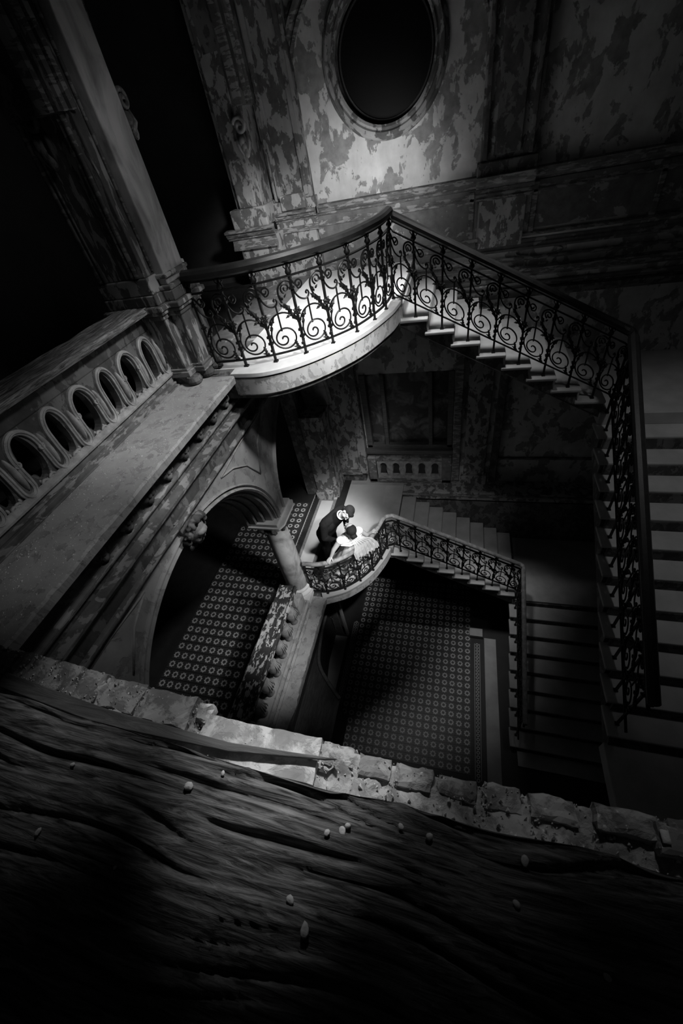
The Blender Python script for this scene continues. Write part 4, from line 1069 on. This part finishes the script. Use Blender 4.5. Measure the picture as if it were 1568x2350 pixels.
# --- woman: leaning back against the railing, arms spread along it
wm = thing('person', 'woman in a white gown leaning back on the lower iron railing, head turned up', 'person')
body = MB()
T = Vector((.66, .62, 0)).normalized()     # along the rail, from her one side to the other
NB = Vector((-T.y, T.x, 0))                # towards the landing
neckb = Vector((-1.845, 4.735, FL + 1.42)); chest = Vector((-1.87, 4.775, FL + 1.26)); waist = Vector((-1.895, 4.82, FL + 1.08)); hip = Vector((-1.93, 4.87, FL + .92))
shL = neckb - T * .215 + Vector((0, 0, -.05)); shR = neckb + T * .215 + Vector((0, 0, -.05))
for a, b, ra, rb in ((hip, waist, .15, .125), (waist, chest, .125, .14), (chest, neckb, .13, .075)): capsule(body, a, b, ra, rb, 14)
capsule(body, chest - T * .08 + Vector((0, 0, .03)), chest + T * .08 + Vector((0, 0, .03)), .115, .115, 14)
capsule(body, shL, shR, .062, .062, 12)
hL = Vector((-2.20, 4.44, FL + 1.045)); hR = Vector((-1.535, 5.13, FL + 1.045))
eL = Vector((-2.13, 4.50, FL + 1.20)); eR = Vector((-1.58, 4.93, FL + 1.19))
wc = Vector((-1.80, 4.70, FL + 1.60))
chain(body, [shL, eL, hL], [.056, .045, .030]); chain(body, [shR, eR, hR], [.056, .045, .030])
capsule(body, neckb, wc + Vector((-.02, .02, -.07)), .056, .056, 12)
hand(body, hL, Vector((-.25, -.75, -.05)), Vector((.3, -.3, -1)), Vector((1, -.2, .1)), 1.08)
hand(body, hR, Vector((.55, .75, -.05)), Vector((.5, -.3, -1)), Vector((.6, -1, .1)), 1.08)
for k in (-1, 1): chain(body, [hip + T * .09 * k, hip + T * .09 * k + Vector((-.03, .04, -.45)), Vector((-2.00, 4.96, FL + .09)) + T * .08 * k, Vector((-2.07, 5.06, FL + .05)) + T * .08 * k], [.10, .07, .045, .04])
face_w = Vector((-.52, .60, .52))
q, Rm = head_shape(body, wc, face_w, Vector((.45, -.35, .75)), 1.17)
fused('body', body, 'skin', wm, .008, 2)
hs = 1.17
mb = MB(); mb.ball(q(0, -.035, .032), (.084 * hs, .092 * hs, .090 * hs), 18, 12, Rm); mb.ball(q(0, -.045, -.02), (.080 * hs, .062 * hs, .062 * hs), 16, 10, Rm); mb.ball(q(.0, -.13, -.01), (.056 * hs, .046 * hs, .054 * hs), 14, 10, Rm)
for k in range(7):
    t = 2 * PI * k / 7; mb.ball(q(.036 * math.cos(t), -.155, -.01 + .036 * math.sin(t)), (.024, .024, .024), 8, 6, Rm)
fused('hair', mb, 'hair', wm, .008, 1)
mb = MB(); mb.ball(q(0, .092, -.058), (.024, .009, .011), 8, 6, Rm); mb.build('lips', 'lips', wm, smooth=True)
for k in (-1, 1):
    mb = MB(); mb.ball(q(.030 * k, .088, .008), (.016, .007, .007), 8, 6, Rm); mb.build('eye', 'hair', wm, smooth=True)
# gown: lofted folds from the back neckline to the floor
mb = MB()
def ellipse_sec(c, a, b, n=56, fold=0, ph=0, tilt=0):
    pts = []
    for k in range(n):
        t = 2 * PI * k / n; r = 1 + fold * math.sin(9 * t + ph) + fold * .5 * math.sin(17 * t + 1)
        pts.append(Vector(c) + T * a * math.cos(t) * r + NB * b * math.sin(t) * r + Vector((0, 0, tilt * math.sin(t))))
    return pts
gs = [(neckb + Vector((0, 0, -.045)), .20, .092, .004, -.03), (chest + Vector((0, 0, .05)), .205, .128, .012, -.02), (chest + Vector((-.01, .01, -.07)), .178, .138, .012, 0), (waist, .15, .132, .012, 0), (hip + Vector((0, 0, -.02)), .195, .165, .02, 0),
      (hip + Vector((-.05, .08, -.28)), .28, .23, .05, 0), (hip + Vector((-.12, .18, -.6)), .38, .30, .07, 0), (Vector((-2.12, 5.18, FL + .12)), .48, .36, .09, 0), (Vector((-2.14, 5.20, FL + .005)), .52, .39, .10, 0)]
rows = [ellipse_sec(c, a, b, 56, f_, i * .3, tl) for i, (c, a, b, f_, tl) in enumerate(gs)]
dense = []
for i in range(len(rows) - 1):
    for s_ in range(5): dense.append([rows[i][k].lerp(rows[i + 1][k], s_ / 5) for k in range(56)])
dense.append(rows[-1]); n = 56; vs = [p for r_ in dense for p in r_]
mb.add(vs, [(i * n + k, i * n + (k + 1) % n, (i + 1) * n + (k + 1) % n, (i + 1) * n + k) for i in range(len(dense) - 1) for k in range(n)])
mb.build('gown', 'gown', wm, smooth=True)
mb = MB()   # draped cloth over both shoulders and hanging in a loop across the back
for sh, sg in ((shL, -1), (shR, 1)): mb.ball(sh - T * sg * .02, (.092, .088, .072), 14, 10)
for dz, r_ in ((.02, .040), (-.05, .038), (-.12, .034)):
    mb.tube([shL + Vector((.01, -.03, dz * .6)), chest - NB * (.115) + T * -.08 + Vector((0, 0, .06 + dz)), chest - NB * .12 + T * .06 + Vector((0, 0, .05 + dz)), shR + Vector((.03, -.02, dz * .6))], [.03, r_, r_, .03], 8)
fused('shoulder_drape', mb, 'gown', wm, .011, 2)
# veil hanging from her hair over the rail
mb = MB(); NV, NU = 30, 44; vs = []
top = q(.02, -.12, -.06); mid = Vector((-1.60, 4.74, FL + 1.15)); low = Vector((-1.53, 4.68, FL + .92))
for i in range(NV + 1):
    t = i / NV
    base = top.lerp(mid, min(1, t / .6)) if t < .6 else mid.lerp(low, (t - .6) / .4)
    for k in range(NU + 1):
        s_ = k / NU - .5; wd = .09 + .44 * min(1, t * 1.25) ** 1.3
        p = base + T * s_ * wd - NB * (.014 * math.sin(s_ * 46 + t * 2) * (.3 + t)) + Vector((0, 0, .03 * math.sin(t * PI)))
        if t > .8: p.z += (t - .8) * (.20 * abs(math.sin(s_ * 9 + 1)) + .10 * noise.noise(Vector((s_ * 12, 3, 0))))
        vs.append(p)
mb.add(vs, [(i * (NU + 1) + k, i * (NU + 1) + k + 1, (i + 1) * (NU + 1) + k + 1, (i + 1) * (NU + 1) + k) for i in range(NV) for k in range(NU)])
mb.build('veil', 'veil', wm, smooth=True)
# --- man: bending over her from behind
mn = thing('person', 'man in a black suit bending down to kiss the woman in white', 'person')
mh = Vector((-1.875, 4.965, FL + 1.74))
suit = MB()
mhip = Vector((-2.50, 5.16, FL + 1.0)); mch = Vector((-2.27, 5.09, FL + 1.37)); mnk = Vector((-2.06, 5.02, FL + 1.60))
fw = Vector((.80, -.35, 0)).normalized(); sdv = Vector((.45, .78, 0)).normalized()
for sg in (-1, 1): capsule(suit, mhip + sdv * .08 * sg, mch + sdv * .12 * sg, .13, .15, 14)
capsule(suit, mch - sdv * .20 + Vector((.03, 0, .12)), mch + sdv * .20 + Vector((.03, 0, .12)), .10, .10, 14); capsule(suit, mch, mnk, .15, .075, 14)
msL = mch - sdv * .26 + Vector((.03, 0, .11)); msR = mch + sdv * .26 + Vector((.03, 0, .11))
wL = Vector((-2.19, 4.80, FL + 1.12)); wR = Vector((-2.02, 5.12, FL + 1.18))
chain(suit, [msL, msL + Vector((-.03, -.06, -.31)), wL], [.088, .070, .052]); chain(suit, [msR, msR + Vector((.02, .04, -.30)), wR], [.088, .070, .052])
for sg in (-1, 1): chain(suit, [mhip + sdv * .10 * sg, mhip + sdv * .11 * sg + fw * .03 + Vector((0, 0, -.47)), Vector((mhip.x, mhip.y, FL + .11)) + sdv * .12 * sg], [.13, .09, .07])
fused('suit', suit, 'suit', mn, .012, 3)
for sg in (-1, 1):
    mb = MB(); a = Vector((mhip.x, mhip.y, FL + .05)) + sdv * .12 * sg; capsule(mb, a - fw * .05, a + fw * .19, .05, .045, 10); fused('shoe', mb, 'suit', mn, .01, 1)
mb = MB(); capsule(mb, mnk - (mh - mnk).normalized() * .02, mh - Vector((.02, 0, .05)), .066, .062, 12)
face_m = Vector((.02, -.80, -.50)); q2, Rm2 = head_shape(mb, mh, face_m, Vector((.85, -.1, .38)), 1.17)
hand(mb, wL + Vector((.02, -.01, .0)), Vector((.75, -.05, .1)), Vector((.3, -.1, -1)), Vector((0, .3, 1)), 1.1)
hand(mb, wR + Vector((.03, -.02, .0)), Vector((.75, -.4, 0)), Vector((.3, -.8, -.3)), Vector((.1, .2, 1)), 1.1)
fused('body', mb, 'skin', mn, .008, 2)
mb = MB(); mb.ball(q2(0, -.03, .034), (.084 * hs, .095 * hs, .090 * hs), 18, 12, Rm2); mb.ball(q2(0, -.06, -.02), (.076 * hs, .050 * hs, .06 * hs), 14, 10, Rm2); mb.ball(q2(0, .045, .075), (.06 * hs, .04 * hs, .035 * hs), 12, 8, Rm2); fused('hair', mb, 'hair', mn, .008, 1)
mb = MB(); ax = (mh - mnk).normalized(); b_ = mnk + ax * .03; e1 = ax.cross(Vector((0, 0, 1))).normalized(); e2 = ax.cross(e1)
mb.tube([b_ + e1 * .080 * math.cos(2 * PI * k / 20) + e2 * .080 * math.sin(2 * PI * k / 20) for k in range(20)], .013, 6, True); mb.build('shirt_collar', 'shirt', mn, smooth=True)
for k in (-1, 1):
    mb = MB(); mb.ball(q2(.030 * k, .088, .008), (.016, .007, .007), 8, 6, Rm2); mb.build('eye', 'hair', mn, smooth=True)
